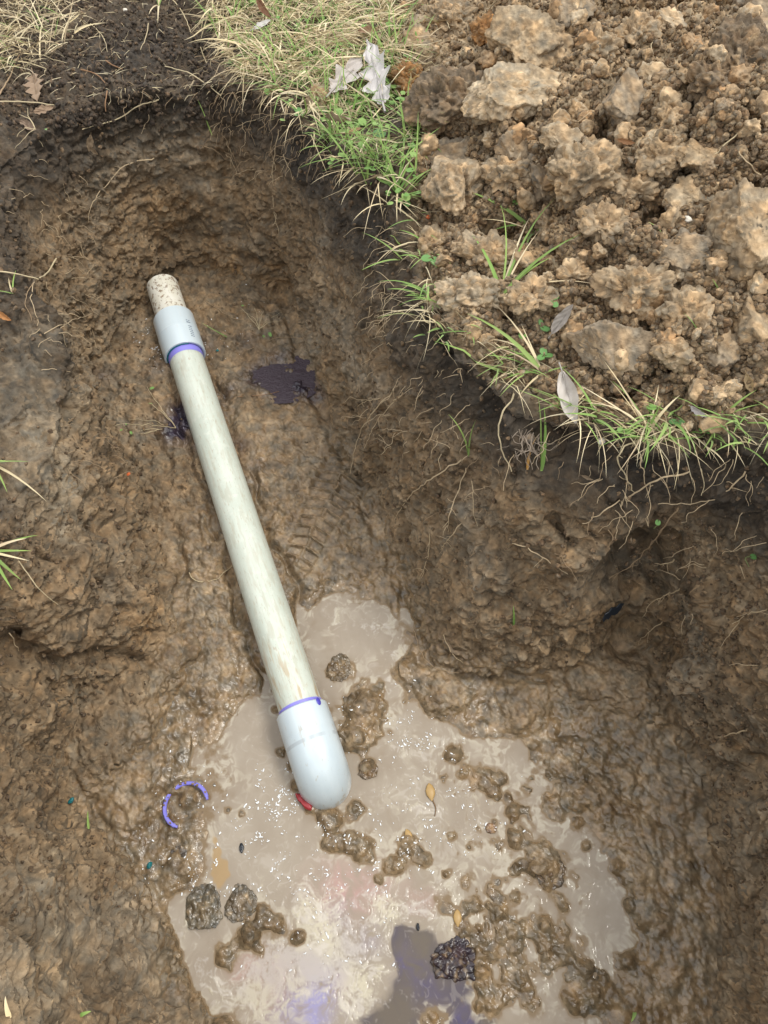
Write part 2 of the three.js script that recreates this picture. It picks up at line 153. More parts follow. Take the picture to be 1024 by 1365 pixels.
// creases and undercuts that run along lines: pixels, width, depth
const CREASES = [[[[226, 500], [262, 640], [300, 760], [352, 920]], .012, .026], [[[290, 500], [322, 600], [352, 690], [398, 800], [436, 910]], .012, .026], [[[385, 430], [430, 560], [475, 640], [520, 740], [548, 830]], .015, .018], [[[548, 590], [530, 680], [540, 760]], .012, .024], [[[735, 690], [775, 730], [820, 780], [848, 800]], .014, .036], [[[560, 880], [640, 905], [720, 895], [800, 872], [865, 860]], .012, .024], [[[690, 800], [720, 850], [765, 870]], .010, .024], [[[872, 690], [882, 800], [885, 900], [925, 1000], [985, 1050]], .022, .040], [[[275, 378], [330, 350], [378, 362]], .015, .022], [[[-10, 868], [60, 885], [110, 880], [185, 882]], .02, .05], [[[88, 450], [98, 540], [130, 570]], .012, .026], [[[150, 650], [140, 720]], .016, .022], [[[130, 485], [170, 430], [205, 415]], .012, .02], [[[255, 10], [268, 80], [250, 112]], .03, .04], [[[-10, 1215], [60, 1280], [95, 1315]], .012, .03], [[[120, 1070], [160, 1135], [205, 1210]], .012, .018], [[[530, 350], [545, 412], [582, 468], [622, 516], [690, 560], [752, 592], [815, 616], [880, 626], [980, 620]], .028, .040], [[[340, 150], [400, 195], [470, 265], [520, 330]], .024, .030], [[[620, 650], [680, 640], [730, 670]], .010, .018], [[[600, 640], [640, 700], [650, 760]], .012, .02], [[[100, 130], [180, 150], [300, 140]], .016, .018], [[[230, 700], [245, 760], [240, 830]], .014, .02], [[[60, 740], [120, 760], [170, 820]], .012, .022], [[[200, 560], [230, 640], [260, 690]], .016, .018], [[[440, 470], [470, 560], [500, 640]], .012, .02], [[[400, 280], [430, 380], [455, 470]], .014, .02], [[[910, 850], [960, 900], [1030, 920]], .014, .02], [[[1000, 1090], [1010, 1200], [1000, 1330]], .02, .02], [[[160, 1290], [230, 1330], [270, 1370]], .014, .02]]
  .map(([l, w, d]) => [l.map(q => hit0(...q)), w, d]);
const CBOX = CREASES.map(([l, w]) => [0, 1, 2].map(k => [Math.min(...l.map(q => q[k])) - w * 2.3, Math.max(...l.map(q => q[k])) + w * 2.3]));
function creaseAt(x, y, z) { let s = 0; for (let ci = 0; ci < CREASES.length; ci++) { const bx = CBOX[ci]; if (x < bx[0][0] || x > bx[0][1] || z < bx[2][0] || z > bx[2][1] || y < bx[1][0] || y > bx[1][1]) continue; const [l, w, dp] = CREASES[ci]; let m = 1; for (let i = 1; i < l.length; i++) { const a = l[i - 1], b = l[i], ex = b[0] - a[0], ey = b[1] - a[1], ez = b[2] - a[2], t = clamp(((x - a[0]) * ex + (y - a[1]) * ey + (z - a[2]) * ez) / (ex * ex + ey * ey + ez * ez)), q = (a[0] + ex * t - x) ** 2 + (a[1] + ey * t - y) ** 2 + (a[2] + ez * t - z) ** 2; if (q < m) m = q; } m /= w * w; if (m < 5) s -= dp * Math.exp(-m) ; } return s; }
// ---- surface nets over a band round the height field
const G = .0040, NX0 = -1.92, NZ0 = -3.95, NNX = Math.round(3.6 / G), NNZ = Math.round(4.3 / G), Y0 = -.08;
const colLo = new Int32Array(NNX * NNZ).fill(1), colHi = new Int32Array(NNX * NNZ).fill(0), colOff = new Int32Array(NNX * NNZ);
let total = 0;
for (let k = 0; k < NNZ; k++) for (let i = 0; i < NNX; i++) {
  const x = NX0 + i * G, z = NZ0 + k * G, h = lerpG(HG, x, z), q = project(x, h, z), q2 = project(x, lerpG(LoG, x, z), z);
  if ((q[2] < .3 || q[0] < -210 || q[0] > 1234 || q[1] < -130 || q[1] > 1480) && (q2[0] < -120 || q2[0] > 1144 || q2[1] < -130 || q2[1] > 1480)) continue;
  const a = lerpG(LoG, x, z) - .012, b = lerpG(HiG, x, z) + .012, o = k * NNX + i;
  colLo[o] = Math.floor((a - Y0) / G); colHi[o] = Math.ceil((b - Y0) / G); colOff[o] = total; total += colHi[o] - colLo[o] + 1;
}
const F = new Float32Array(total);
for (let k = 0; k < NNZ; k++) for (let i = 0; i < NNX; i++) {
  const o = k * NNX + i; if (colLo[o] > colHi[o]) continue; const x = NX0 + i * G, z = NZ0 + k * G, steep = colHi[o] - colLo[o] > 16;
  const h0 = steep ? 0 : lerpG(HG, x, z);
  for (let j = colLo[o]; j <= colHi[o]; j++) { const y = Y0 + j * G; let h = h0; if (steep) { const wx = .022 * n3(x * 9, y * 9, z * 9) + .010 * n3(x * 23, y * 23, z * 23 + 5), wz = .022 * n3(x * 9 + 31, y * 9, z * 9) + .010 * n3(x * 23, y * 23 + 9, z * 23); h = lerpG(HG, x + wx, z + wz); } F[colOff[o] + j - colLo[o]] = y - h; }
}
const fAt = (o, j) => j < colLo[o] ? -.02 : j > colHi[o] ? .02 : F[colOff[o] + j - colLo[o]];
const on = o => colLo[o] <= colHi[o];
const cellLo = new Int32Array(NNX * NNZ), cellHi = new Int32Array(NNX * NNZ).fill(-1), cellOff = new Int32Array(NNX * NNZ); let ct = 0;
for (let k = 0; k < NNZ - 1; k++) for (let i = 0; i < NNX - 1; i++) { const o = k * NNX + i; if (!on(o) || !on(o + 1) || !on(o + NNX) || !on(o + NNX + 1)) { cellLo[o] = 1; cellHi[o] = 0; continue; }
  cellLo[o] = Math.min(colLo[o], colLo[o + 1], colLo[o + NNX], colLo[o + NNX + 1]) - 1; cellHi[o] = Math.max(colHi[o], colHi[o + 1], colHi[o + NNX], colHi[o + NNX + 1]) + 1; cellOff[o] = ct; ct += cellHi[o] - cellLo[o] + 1; }
const cellV = new Int32Array(ct).fill(-1), pos = [];
for (let k = 0; k < NNZ - 1; k++) for (let i = 0; i < NNX - 1; i++) { const o = k * NNX + i; if (cellLo[o] > cellHi[o]) continue; const cs = [o, o + 1, o + NNX, o + NNX + 1];
  let p0 = fAt(cs[0], cellLo[o]), p1 = fAt(cs[1], cellLo[o]), p2 = fAt(cs[2], cellLo[o]), p3 = fAt(cs[3], cellLo[o]);
  for (let j = cellLo[o]; j <= cellHi[o]; j++) {
    const q0 = fAt(cs[0], j + 1), q1 = fAt(cs[1], j + 1), q2 = fAt(cs[2], j + 1), q3 = fAt(cs[3], j + 1);
    const neg = (p0 < 0) + (p1 < 0) + (p2 < 0) + (p3 < 0) + (q0 < 0) + (q1 < 0) + (q2 < 0) + (q3 < 0);
    if (neg && neg < 8) {
      let sx = 0, sy = 0, sz = 0, n = 0;
      if (p0 < 0 !== p1 < 0) { sx += p0 / (p0 - p1); n++; } if (p2 < 0 !== p3 < 0) { sx += p2 / (p2 - p3); sz++; n++; } if (p0 < 0 !== p2 < 0) { sz += p0 / (p0 - p2); n++; } if (p1 < 0 !== p3 < 0) { sz += p1 / (p1 - p3); sx++; n++; }
      if (q0 < 0 !== q1 < 0) { sx += q0 / (q0 - q1); sy++; n++; } if (q2 < 0 !== q3 < 0) { sx += q2 / (q2 - q3); sz++; sy++; n++; } if (q0 < 0 !== q2 < 0) { sz += q0 / (q0 - q2); sy++; n++; } if (q1 < 0 !== q3 < 0) { sz += q1 / (q1 - q3); sx++; sy++; n++; }
      if (p0 < 0 !== q0 < 0) { sy += p0 / (p0 - q0); n++; } if (p1 < 0 !== q1 < 0) { sy += p1 / (p1 - q1); sx++; n++; } if (p2 < 0 !== q2 < 0) { sy += p2 / (p2 - q2); sz++; n++; } if (p3 < 0 !== q3 < 0) { sy += p3 / (p3 - q3); sx++; sz++; n++; }
      cellV[cellOff[o] + j - cellLo[o]] = pos.length / 3; pos.push(NX0 + (i + sx / n) * G, Y0 + (j + sy / n) * G, NZ0 + (k + sz / n) * G);
    }
    p0 = q0; p1 = q1; p2 = q2; p3 = q3;
  } }
const cv = (i, j, k) => { const o = k * NNX + i; return j < cellLo[o] || j > cellHi[o] ? -1 : cellV[cellOff[o] + j - cellLo[o]]; };
const idx = []; const quad = (a, b, c, d, flip) => { if (a < 0 || b < 0 || c < 0 || d < 0) return; flip ? idx.push(a, c, b, a, d, c) : idx.push(a, b, c, a, c, d); };
for (let k = 1; k < NNZ - 1; k++) for (let i = 1; i < NNX - 1; i++) { const o = k * NNX + i; if (!on(o)) continue;
  for (let j = colLo[o] - 1; j <= colHi[o] + 1; j++) { const a = fAt(o, j) < 0;
    if (a !== fAt(o, j + 1) < 0) quad(cv(i - 1, j, k - 1), cv(i - 1, j, k), cv(i, j, k), cv(i, j, k - 1), !a);
    if (on(o + 1) && a !== fAt(o + 1, j) < 0) quad(cv(i, j - 1, k - 1), cv(i, j, k - 1), cv(i, j, k), cv(i, j - 1, k), !a);
    if (on(o + NNX) && a !== fAt(o + NNX, j) < 0) quad(cv(i - 1, j - 1, k), cv(i, j - 1, k), cv(i, j, k), cv(i - 1, j, k), !a);
  } }
const NV = pos.length / 3, TP = new Float32Array(pos), TI = new Uint32Array(idx);
function normalsOf(P, I) { const N = new Float32Array(P.length); for (let t = 0; t < I.length; t += 3) { const a = I[t] * 3, b = I[t + 1] * 3, c = I[t + 2] * 3; const ux = P[b] - P[a], uy = P[b + 1] - P[a + 1], uz = P[b + 2] - P[a + 2], vx = P[c] - P[a], vy = P[c + 1] - P[a + 1], vz = P[c + 2] - P[a + 2]; const x = uy * vz - uz * vy, y = uz * vx - ux * vz, z = ux * vy - uy * vx; for (const q of [a, b, c]) { N[q] += x; N[q + 1] += y; N[q + 2] += z; } }
  for (let i = 0; i < N.length; i += 3) { const l = Math.hypot(N[i], N[i + 1], N[i + 2]) || 1; N[i] /= l; N[i + 1] /= l; N[i + 2] /= l; } return N; }
let TNn = normalsOf(TP, TI);
for (let it = 0; it < 6; it++) { const S = new Float32Array(TNn.length); for (let t = 0; t < TI.length; t += 3) for (let e = 0; e < 3; e++) { const a = TI[t + e] * 3, b = TI[t + (e + 1) % 3] * 3; for (let q = 0; q < 3; q++) { S[a + q] += TNn[b + q]; S[b + q] += TNn[a + q]; } } for (let i = 0; i < S.length; i += 3) { const l = Math.hypot(S[i], S[i + 1], S[i + 2]) || 1; for (let q = 0; q < 3; q++) TNn[i + q] = S[i + q] / l; } }

// boot print: two rows of tread lugs pressed into the floor
const BOOT = (() => { const a = at(385, 745, .06), b = at(470, 590, .075); const dx = b[0] - a[0], dz = b[2] - a[2], L = Math.hypot(dx, dz); return { c: [(a[0] + b[0]) / 2 + .02, (a[2] + b[2]) / 2], u: [dx / L, dz / L], L }; })();
function bootMask(x, z) { const dx = x - BOOT.c[0], dz = z - BOOT.c[1], u = dx * BOOT.u[0] + dz * BOOT.u[1], v = -dx * BOOT.u[1] + dz * BOOT.u[0]; return sst(BOOT.L / 2 + .03, BOOT.L / 2 - .01, Math.abs(u)) * sst(.085, .06, Math.abs(v)); }
function boot(x, z) { const dx = x - BOOT.c[0], dz = z - BOOT.c[1], u = dx * BOOT.u[0] + dz * BOOT.u[1], v = -dx * BOOT.u[1] + dz * BOOT.u[0]; const hw = .058 + .012 * Math.sin(u * 9 + .5), m = sst(BOOT.L / 2 + .02, BOOT.L / 2 - .01, Math.abs(u)) * sst(hw + .01, hw - .006, Math.abs(v)); if (m <= 0) return 0;
  const st = (u + .012 * Math.abs(v) / .05) / .034, f = Math.abs(st - Math.floor(st) - .5), g = sst(.36, .44, f), mid = sst(.006, .002, Math.abs(v - .006 * Math.sin(Math.floor(st) * 2.1))) * .8; return m * (-.011 + .020 * Math.max(g, mid) * (.6 + .5 * n3(x * 30, 0, z * 30))); }
const wetAt = (x, y, z) => sst(.15, .03, y + .03 * n3(x * 6, y * 6, z * 6));
const TC = new Float32Array(NV * 3), wetV = new Float32Array(NV);
for (let i = 0; i < NV; i++) {
  const o = i * 3, x = TP[o], y = TP[o + 1], z = TP[o + 2], nx = TNn[o], ny = TNn[o + 1], nz = TNn[o + 2];
  const s = lerpG(SG, x, z), pile = lerpG(PG, x, z), wet = s < .6 ? wetAt(x, y, z) : 0, sm = clamp(1.5 * zsum(SMOOTH, x, y, z) - .05), cr = clamp(zsum(CRUMB, x, y, z));
  const pud = s < .02 && y < .012 ? sst(.012, .0, y) : 0, top = s > .97 ? 1 : 0;
  const bt = s === 0 ? bootMask(x, z) : 0; const stz = clamp(zsum(STRI, x, y, z)); const rough = (1 - .85 * sm) * (1 - .5 * stz) * (1 - .45 * wet) * (1 - .75 * pud) * (1 - .8 * bt);
  let d = zsum(DENTS, x, y, z) * (1 + .5 * n3(x * 14, y * 14, z * 14));
  { const qx = x + .03 * n3(x * 13, y * 13, z * 13), qy = y + .02 * n3(x * 13, y * 13 + 4, z * 13), qz = z + .03 * n3(x * 13, y * 13, z * 13 + 8); d += creaseAt(qx, qy, qz) * (1 - pile * .5); }
  const strat = n3(x * 16 + 4, y * 30, z * 16), big = fbm(x * 7, y * 9, z * 7, 2);
  d += rough * (.013 * big + .009 * (Math.abs(n3(x * 22, y * 26, z * 22)) * 2 - .5) + .007 * strat + .006 * n3(x * 44, y * 48, z * 44) + .0046 * n3(x * 95, y * 95, z * 95) + .0026 * n3(x * 190, y * 190, z * 190));
  { const wx = x + .012 * n3(x * 18, y * 18, z * 18 + 7), wz = z + .012 * n3(x * 18 + 7, y * 18, z * 18); d += rough * (1 - pile) * (s > .01 ? 1 : .5) * (.032 * (Math.abs(n3(wx * 9, y * 13, wz * 9)) - .22) + .015 * (Math.abs(n3(wx * 38, y * 44, wz * 38)) - .22) + .005 * (Math.abs(n3(wx * 80, y * 80, wz * 80)) - .2));
    worley(wx * 34, y * 38, wz * 34); d += rough * (1 - wet) * (1 - pile) * .006 * (W_ID / 255 - .5); }
  const stri = clamp(zsum(STRI, x, y, z)); if (stri > .03) { const qx = x + .01 * n3(x * 12, y * 12, z * 12), qz = z + .01 * n3(x * 12, y * 12, z * 12 + 3); d += stri * (.008 * n3(qx * 40, y * 7, qz * 40) + .005 * n3(qx * 100, y * 14, qz * 100)); }
  d += sm * .0012 * n3(x * 60, y * 14, z * 60) + sm * .004 * n3(x * 10, y * 10, z * 10);
  if (wet > .05 && sm < .5 && bt < .5) { const w1 = worley(x * 24, y * 24, z * 24), w2 = worley(x * 55, y * 55, z * 55); const wi = W_ID / 255; d += wet * (1 - pud * .85) * (s < .03 && y < .05 ? .45 : 1) * (.014 * dome(w1) + .011 * dome(w2) + .006 * (wi - .5) + .004 * n3(x * 130, y * 130, z * 130)); d += pud * .004 * (.5 - w2); }
  if (wet < .6 && !pile && !sm) { const w2 = worley(x * 42, y * 42, z * 42); d += (1 - wet) * (.004 + .013 * cr) * dome(w2); }
  let wid = 0;
  if (cr > .1) { d += cr * .02 * dome(worley(x * 20, y * 20, z * 20)); }
  if (pile > 0) { const w0 = worley(x * 11 + .4 * n3(x * 20, y * 20, z * 20), y * 11, z * 11), w1 = worley(x * 27, y * 27, z * 27); wid = W_ID / 255; const w2 = worley(x * 63, y * 63, z * 63); d += pile * (.055 * dome(w0) + .034 * dome(w1) + .015 * dome(w2) - .06 * sst(.60, .82, w0 + .25 * n3(x * 24, y * 24, z * 24))); }
  if (top && pile < 1) d += (1 - pile) * (.013 * dome(worley(x * 34, y * 34, z * 34)) + .008 * dome(worley(x * 75, y * 75, z * 75)) + .008 * n3(x * 24, y * 24, z * 24));
  if (s === 0) d += boot(x, z);
  if (s < .03 && y < .035) { // soft lumps of mud at the waterline
    const mz = clamp(zsum(MUDDY, x, 0, z)) * sst(.035, .012, y), qx = x + .010 * n3(x * 26, 1, z * 26), qz = z + .010 * n3(x * 26, 7, z * 26), w0 = worley(qx * 21, .5, qz * 21), i0 = W_ID / 255, w1 = worley(qx * 46 + 9, .5, qz * 46), i1 = W_ID / 255, w2 = worley(qx * 85 + 5, .5, qz * 85), i2 = W_ID / 255;
    d += mz * (.015 * sst(.52, .12, w0) * (i0 > .45 ? .5 + i0 * .6 : 0) + .010 * sst(.5, .15, w1) * (i1 > .5 ? i1 : 0) + .005 * sst(.5, .2, w2) * (i2 > .5 ? 1 : 0) + .004 * n3(x * 30, 2, z * 30) - .002); }
  // colour of the soil, with some wall shade and wet sheen painted in
  const nA = fbm(x * 5, y * 7, z * 5, 3), nB = n3(x * 26, y * 30, z * 26), nC = n3(x * 75, y * 75, z * 75);
  let c = mix3([.165, .106, .056], [.285, .191, .105], clamp(.5 + .45 * nA + .25 * nB));
  c = mix3(c, [.31, .165, .052], clamp(zsum(ORANGE, x, y, z) * (.6 + .5 * nB)) * .75);
  c = mix3(c, [.34, .24, .14], sst(.2, .7, nC + nB * .4) * .35);
  c = mix3(c, [.29, .23, .16], clamp(zsum(GREY, x, y, z) * (.85 + .4 * nB)) * .85);
  c = mix3(c, [.255, .205, .15], sst(-.05, .55, fbm(x * 3.4 + 9, y * 4, z * 3.4, 3)) * .5); c = mix3(c, [.12, .08, .045], sst(.25, .7, fbm(x * 8 + 3, y * 8, z * 8 + 5, 3)) * .5);
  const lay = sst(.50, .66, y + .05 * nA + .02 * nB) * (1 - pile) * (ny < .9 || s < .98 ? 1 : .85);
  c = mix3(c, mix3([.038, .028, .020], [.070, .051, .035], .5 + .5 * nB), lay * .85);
  c = mix3(c, mix3([.030, .023, .018], [.058, .043, .031], .5 + .5 * nB), clamp(zsum(DARK, x, y, z) * (.9 + .5 * nA)) * .85 * (1 - pile));  // topsoil tone and the painted wall shade together
  c = mix3(c, mix3([.195, .132, .072], [.285, .200, .118], clamp(.5 + .6 * nA + .3 * nB)), wet * .8);
  if (pile) c = mix3(c, mix3(mix3([.35, .24, .135], [.47, .335, .195], clamp(.5 + .7 * nA + .3 * nB)), [.27, .195, .12], wid > .7 ? .6 : 0), pile);
  const pu = zsum(PURPLE, x, y, z) * (.7 + .7 * nB); if (pu > .03) c = mix3(c, [.018, .014, .045], clamp(pu) * .9);
  const pa = zsum(PALE, x, y, z); if (pa > .05) c = mix3(c, [.34, .29, .27], clamp(pa * (sst(-.1, .3, n3(x * 40, y * 12, z * 40)))) * .7);  // painted sheen of the wet patches
  { const dk = n3(x * 30 + 3, y * 30, z * 30); const g = 1 + .13 * dk; c = c.map(v => v * g); }
  { const l = .3 * c[0] + .55 * c[1] + .15 * c[2]; c = mix3(c, [l * 1.04, l, l * .92], .17); }
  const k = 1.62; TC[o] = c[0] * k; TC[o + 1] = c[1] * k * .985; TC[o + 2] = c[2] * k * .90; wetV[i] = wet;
  TP[o] = x + nx * d; TP[o + 1] = y + ny * d; TP[o + 2] = z + nz * d;
}
TNn = normalsOf(TP, TI);
// heights of the finished ground, 4 mm
const FC = .005, FNX = Math.round(3.6 / FC), FNZ = Math.round(4.3 / FC), FH = new Float32Array(FNX * FNZ).fill(-9);
for (let i = 0; i < NV; i++) { const u = Math.round((TP[i * 3] - NX0) / FC), v = Math.round((TP[i * 3 + 2] - NZ0) / FC); if (u >= 0 && v >= 0 && u < FNX && v < FNZ) { const o = v * FNX + u; if (TP[i * 3 + 1] > FH[o]) FH[o] = TP[i * 3 + 1]; } }
for (let it = 0; it < 3; it++) for (let v = 1; v < FNZ - 1; v++) for (let u = 1; u < FNX - 1; u++) { const o = v * FNX + u; if (FH[o] < -8) { let b = -9; for (const q of [o - 1, o + 1, o - FNX, o + FNX]) if (FH[q] > b) b = FH[q]; if (b > -8) FH[o] = b; } }
const hAt = (x, z) => { const u = Math.round((x - NX0) / FC), v = Math.round((z - NZ0) / FC); if (u < 0 || v < 0 || u >= FNX || v >= FNZ) return lerpG(HG, x, z); const h = FH[v * FNX + u]; return h < -8 ? lerpG(HG, x, z) : h; };
const hBil = (x, z) => { const u = (x - NX0) / FC, v = (z - NZ0) / FC, i = Math.floor(u), k = Math.floor(v), a = u - i, b = v - k, g = (p, q) => hAt(NX0 + p * FC, NZ0 + q * FC); return mix(mix(g(i, k), g(i + 1, k), a), mix(g(i, k + 1), g(i + 1, k + 1), a), b); };
function hit(px, py) { const d = dirOf(px, py), l = Math.hypot(...d); const s = .004 / l; let t = .9 / l; for (; t * l < 6; t += s) { const x = d[0] * t, y = CAM_H + d[1] * t, z = d[2] * t; if (y < 1.5 && y < hAt(x, z)) return V(x, y, z); } return V(...at(px, py, .3)); }
function slopeN(x, z, e = .015) { const n = V(hAt(x - e, z) - hAt(x + e, z), 2 * e, hAt(x, z - e) - hAt(x, z + e)); return n.normalize(); }

// uv by the axis each face looks along, in metres; corners are shared where neighbours look the same way
function boxUV(P, I, N, C, size) {
  const map = new Map(), np = [], nn = [], nc = [], uv = [], ni = new Uint32Array(I.length), K = P.length / 3;
  for (let t = 0; t < I.length; t += 3) { const a = I[t] * 3, b = I[t + 1] * 3, c = I[t + 2] * 3; const x = Math.abs(N[a] + N[b] + N[c]), y = Math.abs(N[a + 1] + N[b + 1] + N[c + 1]) * 1.15, z = Math.abs(N[a + 2] + N[b + 2] + N[c + 2]), ax = x > y && x > z ? 0 : y > z ? 1 : 2;
    for (let e = 0; e < 3; e++) { const v = I[t + e], key = ax * K + v; let m = map.get(key); if (m === undefined) { m = np.length / 3; map.set(key, m); const o = v * 3; np.push(P[o], P[o + 1], P[o + 2]); nn.push(N[o], N[o + 1], N[o + 2]); if (C) nc.push(C[o], C[o + 1], C[o + 2]); const q = [P[o] / size, P[o + 1] / size, P[o + 2] / size]; if (ax === 0) uv.push(q[2], q[1]); else if (ax === 1) uv.push(q[0], q[2]); else uv.push(q[0] + .37, q[1] + .21); } ni[t + e] = m; } }
  const g = new THREE.BufferGeometry(); g.setAttribute('position', new THREE.Float32BufferAttribute(np, 3)); g.setAttribute('normal', new THREE.Float32BufferAttribute(nn, 3)); g.setAttribute('uv', new THREE.Float32BufferAttribute(uv, 2)); if (C) g.setAttribute('color', new THREE.Float32BufferAttribute(nc, 3)); g.setIndex(new THREE.BufferAttribute(ni, 1)); return g;
}
const triWet = []; const triDry = [];
for (let t = 0; t < TI.length; t += 3) { const w = wetV[TI[t]] + wetV[TI[t + 1]] + wetV[TI[t + 2]]; (w > 1.65 ? triWet : triDry).push(TI[t], TI[t + 1], TI[t + 2]); }
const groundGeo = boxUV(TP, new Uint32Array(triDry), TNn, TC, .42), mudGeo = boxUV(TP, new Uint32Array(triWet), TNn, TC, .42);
for (const g of [groundGeo, mudGeo]) { // second uv: plan, for the wetness
  const p = g.attributes.position, uv1 = new Float32Array(p.count * 2); for (let i = 0; i < p.count; i++) { uv1[i * 2] = (p.getX(i) - NX0) / 3.6; uv1[i * 2 + 1] = (p.getZ(i) - NZ0) / 4.3; } g.setAttribute('uv1', new THREE.BufferAttribute(uv1, 2)); }
const wetMap = tex(720, 860, (i, j, c) => { const x = NX0 + (i + .5) * .005, z = NZ0 + (j + .5) * .005, h = hAt(x, z), s = lerpG(SG, x, z); const w = s < .6 ? wetAt(x, h, z) : 0; const n = n3(x * 30, 2, z * 30) * .5 + n3(x * 80, 2, z * 80) * .4; let r = mix(.93, .5, w * clamp(.75 + n * .8)); r = mix(r, .2, sst(.035, .008, h + .008 * n) * (s < .05 ? 1 : 0)); const pu = zsum(PURPLE, x, h, z) + zsum(PALE, x, h, z); r = mix(r, .16, clamp(pu * 1.2)); c[0] = c[1] = c[2] = r; });
wetMap.channel = 1;
const soilMat = new THREE.MeshStandardMaterial({ name: 'soil', vertexColors: true, map: grainCol, bumpMap: grainBump, bumpScale: .0045, roughness: 1, roughnessMap: wetMap, metalness: 0 });
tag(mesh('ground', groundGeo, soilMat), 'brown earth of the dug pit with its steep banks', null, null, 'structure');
const mudMat = new THREE.MeshPhysicalMaterial({ name: 'wet_mud', vertexColors: true, map: grainCol, bumpMap: grainBump, bumpScale: .0022, roughness: .8, roughnessMap: wetMap, specularIntensity: 1 });
tag(mesh('ground', mudGeo, mudMat), 'wet mud on the floor of the pit round the puddle', null, null, 'structure');
{ // the lawn and yard beyond what the camera frames, down to the same pit
  const C = .05, X0 = -2.28, X1 = 1.78, Z0 = -4.18, Z1 = .68, nx = Math.round((X1 - X0) / C), nz = Math.round((Z1 - Z0) / C), P = [], I = [], Cc = [];
  const ring = [0]; let R = .1; while (R < 60) { ring.push(R); R = R * 1.5 + .1; }
  const xs = [...ring.slice(1).reverse().map(r => X0 - r), ...Array.from({ length: nx + 1 }, (_, i) => X0 + i * C), ...ring.slice(1).map(r => X1 + r)], zs = [...ring.slice(1).reverse().map(r => Z0 - r), ...Array.from({ length: nz + 1 }, (_, i) => Z0 + i * C), ...ring.slice(1).map(r => Z1 + r)];
  for (const z of zs) for (const x of xs) { P.push(x, lerpG(LoG, x, z) - (lerpG(SG, x, z) > .999 && lerpG(HiG, x, z) - lerpG(LoG, x, z) < .05 ? .045 : .12), z); const t = lerpG(SG, x, z); const q = lerpG(PG, x, z); Cc.push(...(q > .3 ? [.5, .34, .19] : t > .98 ? [.17, .17, .07] : [.24, .15, .085])); }
  const covered = (x, z) => { const h = lerpG(HG, x, z), q = project(x, h, z); return q[2] > .3 && q[0] > -185 && q[0] < 1209 && q[1] > -105 && q[1] < 1455; };
  for (let k = 0; k < zs.length - 1; k++) for (let i = 0; i < xs.length - 1; i++) { const a = k * xs.length + i; if ([[0, 0], [1, 0], [0, 1], [1, 1]].every(([p, q]) => xs[i + p] > NX0 && xs[i + p] < NX0 + 3.6 && zs[k + q] > NZ0 && zs[k + q] < NZ0 + 4.3 && covered(xs[i + p], zs[k + q]))) continue; I.push(a, a + xs.length, a + 1, a + 1, a + xs.length, a + xs.length + 1); }
  const Pf = new Float32Array(P), If = new Uint32Array(I); const g = boxUV(Pf, If, normalsOf(Pf, If), new Float32Array(Cc), .42);
  tag(mesh('ground', g, new THREE.MeshStandardMaterial({ name: 'yard_soil', vertexColors: true, map: grainCol, bumpMap: grainBump, bumpScale: .004, roughness: .95 })), 'lawn and earth round the pit, reaching far away', null, null, 'structure');
}
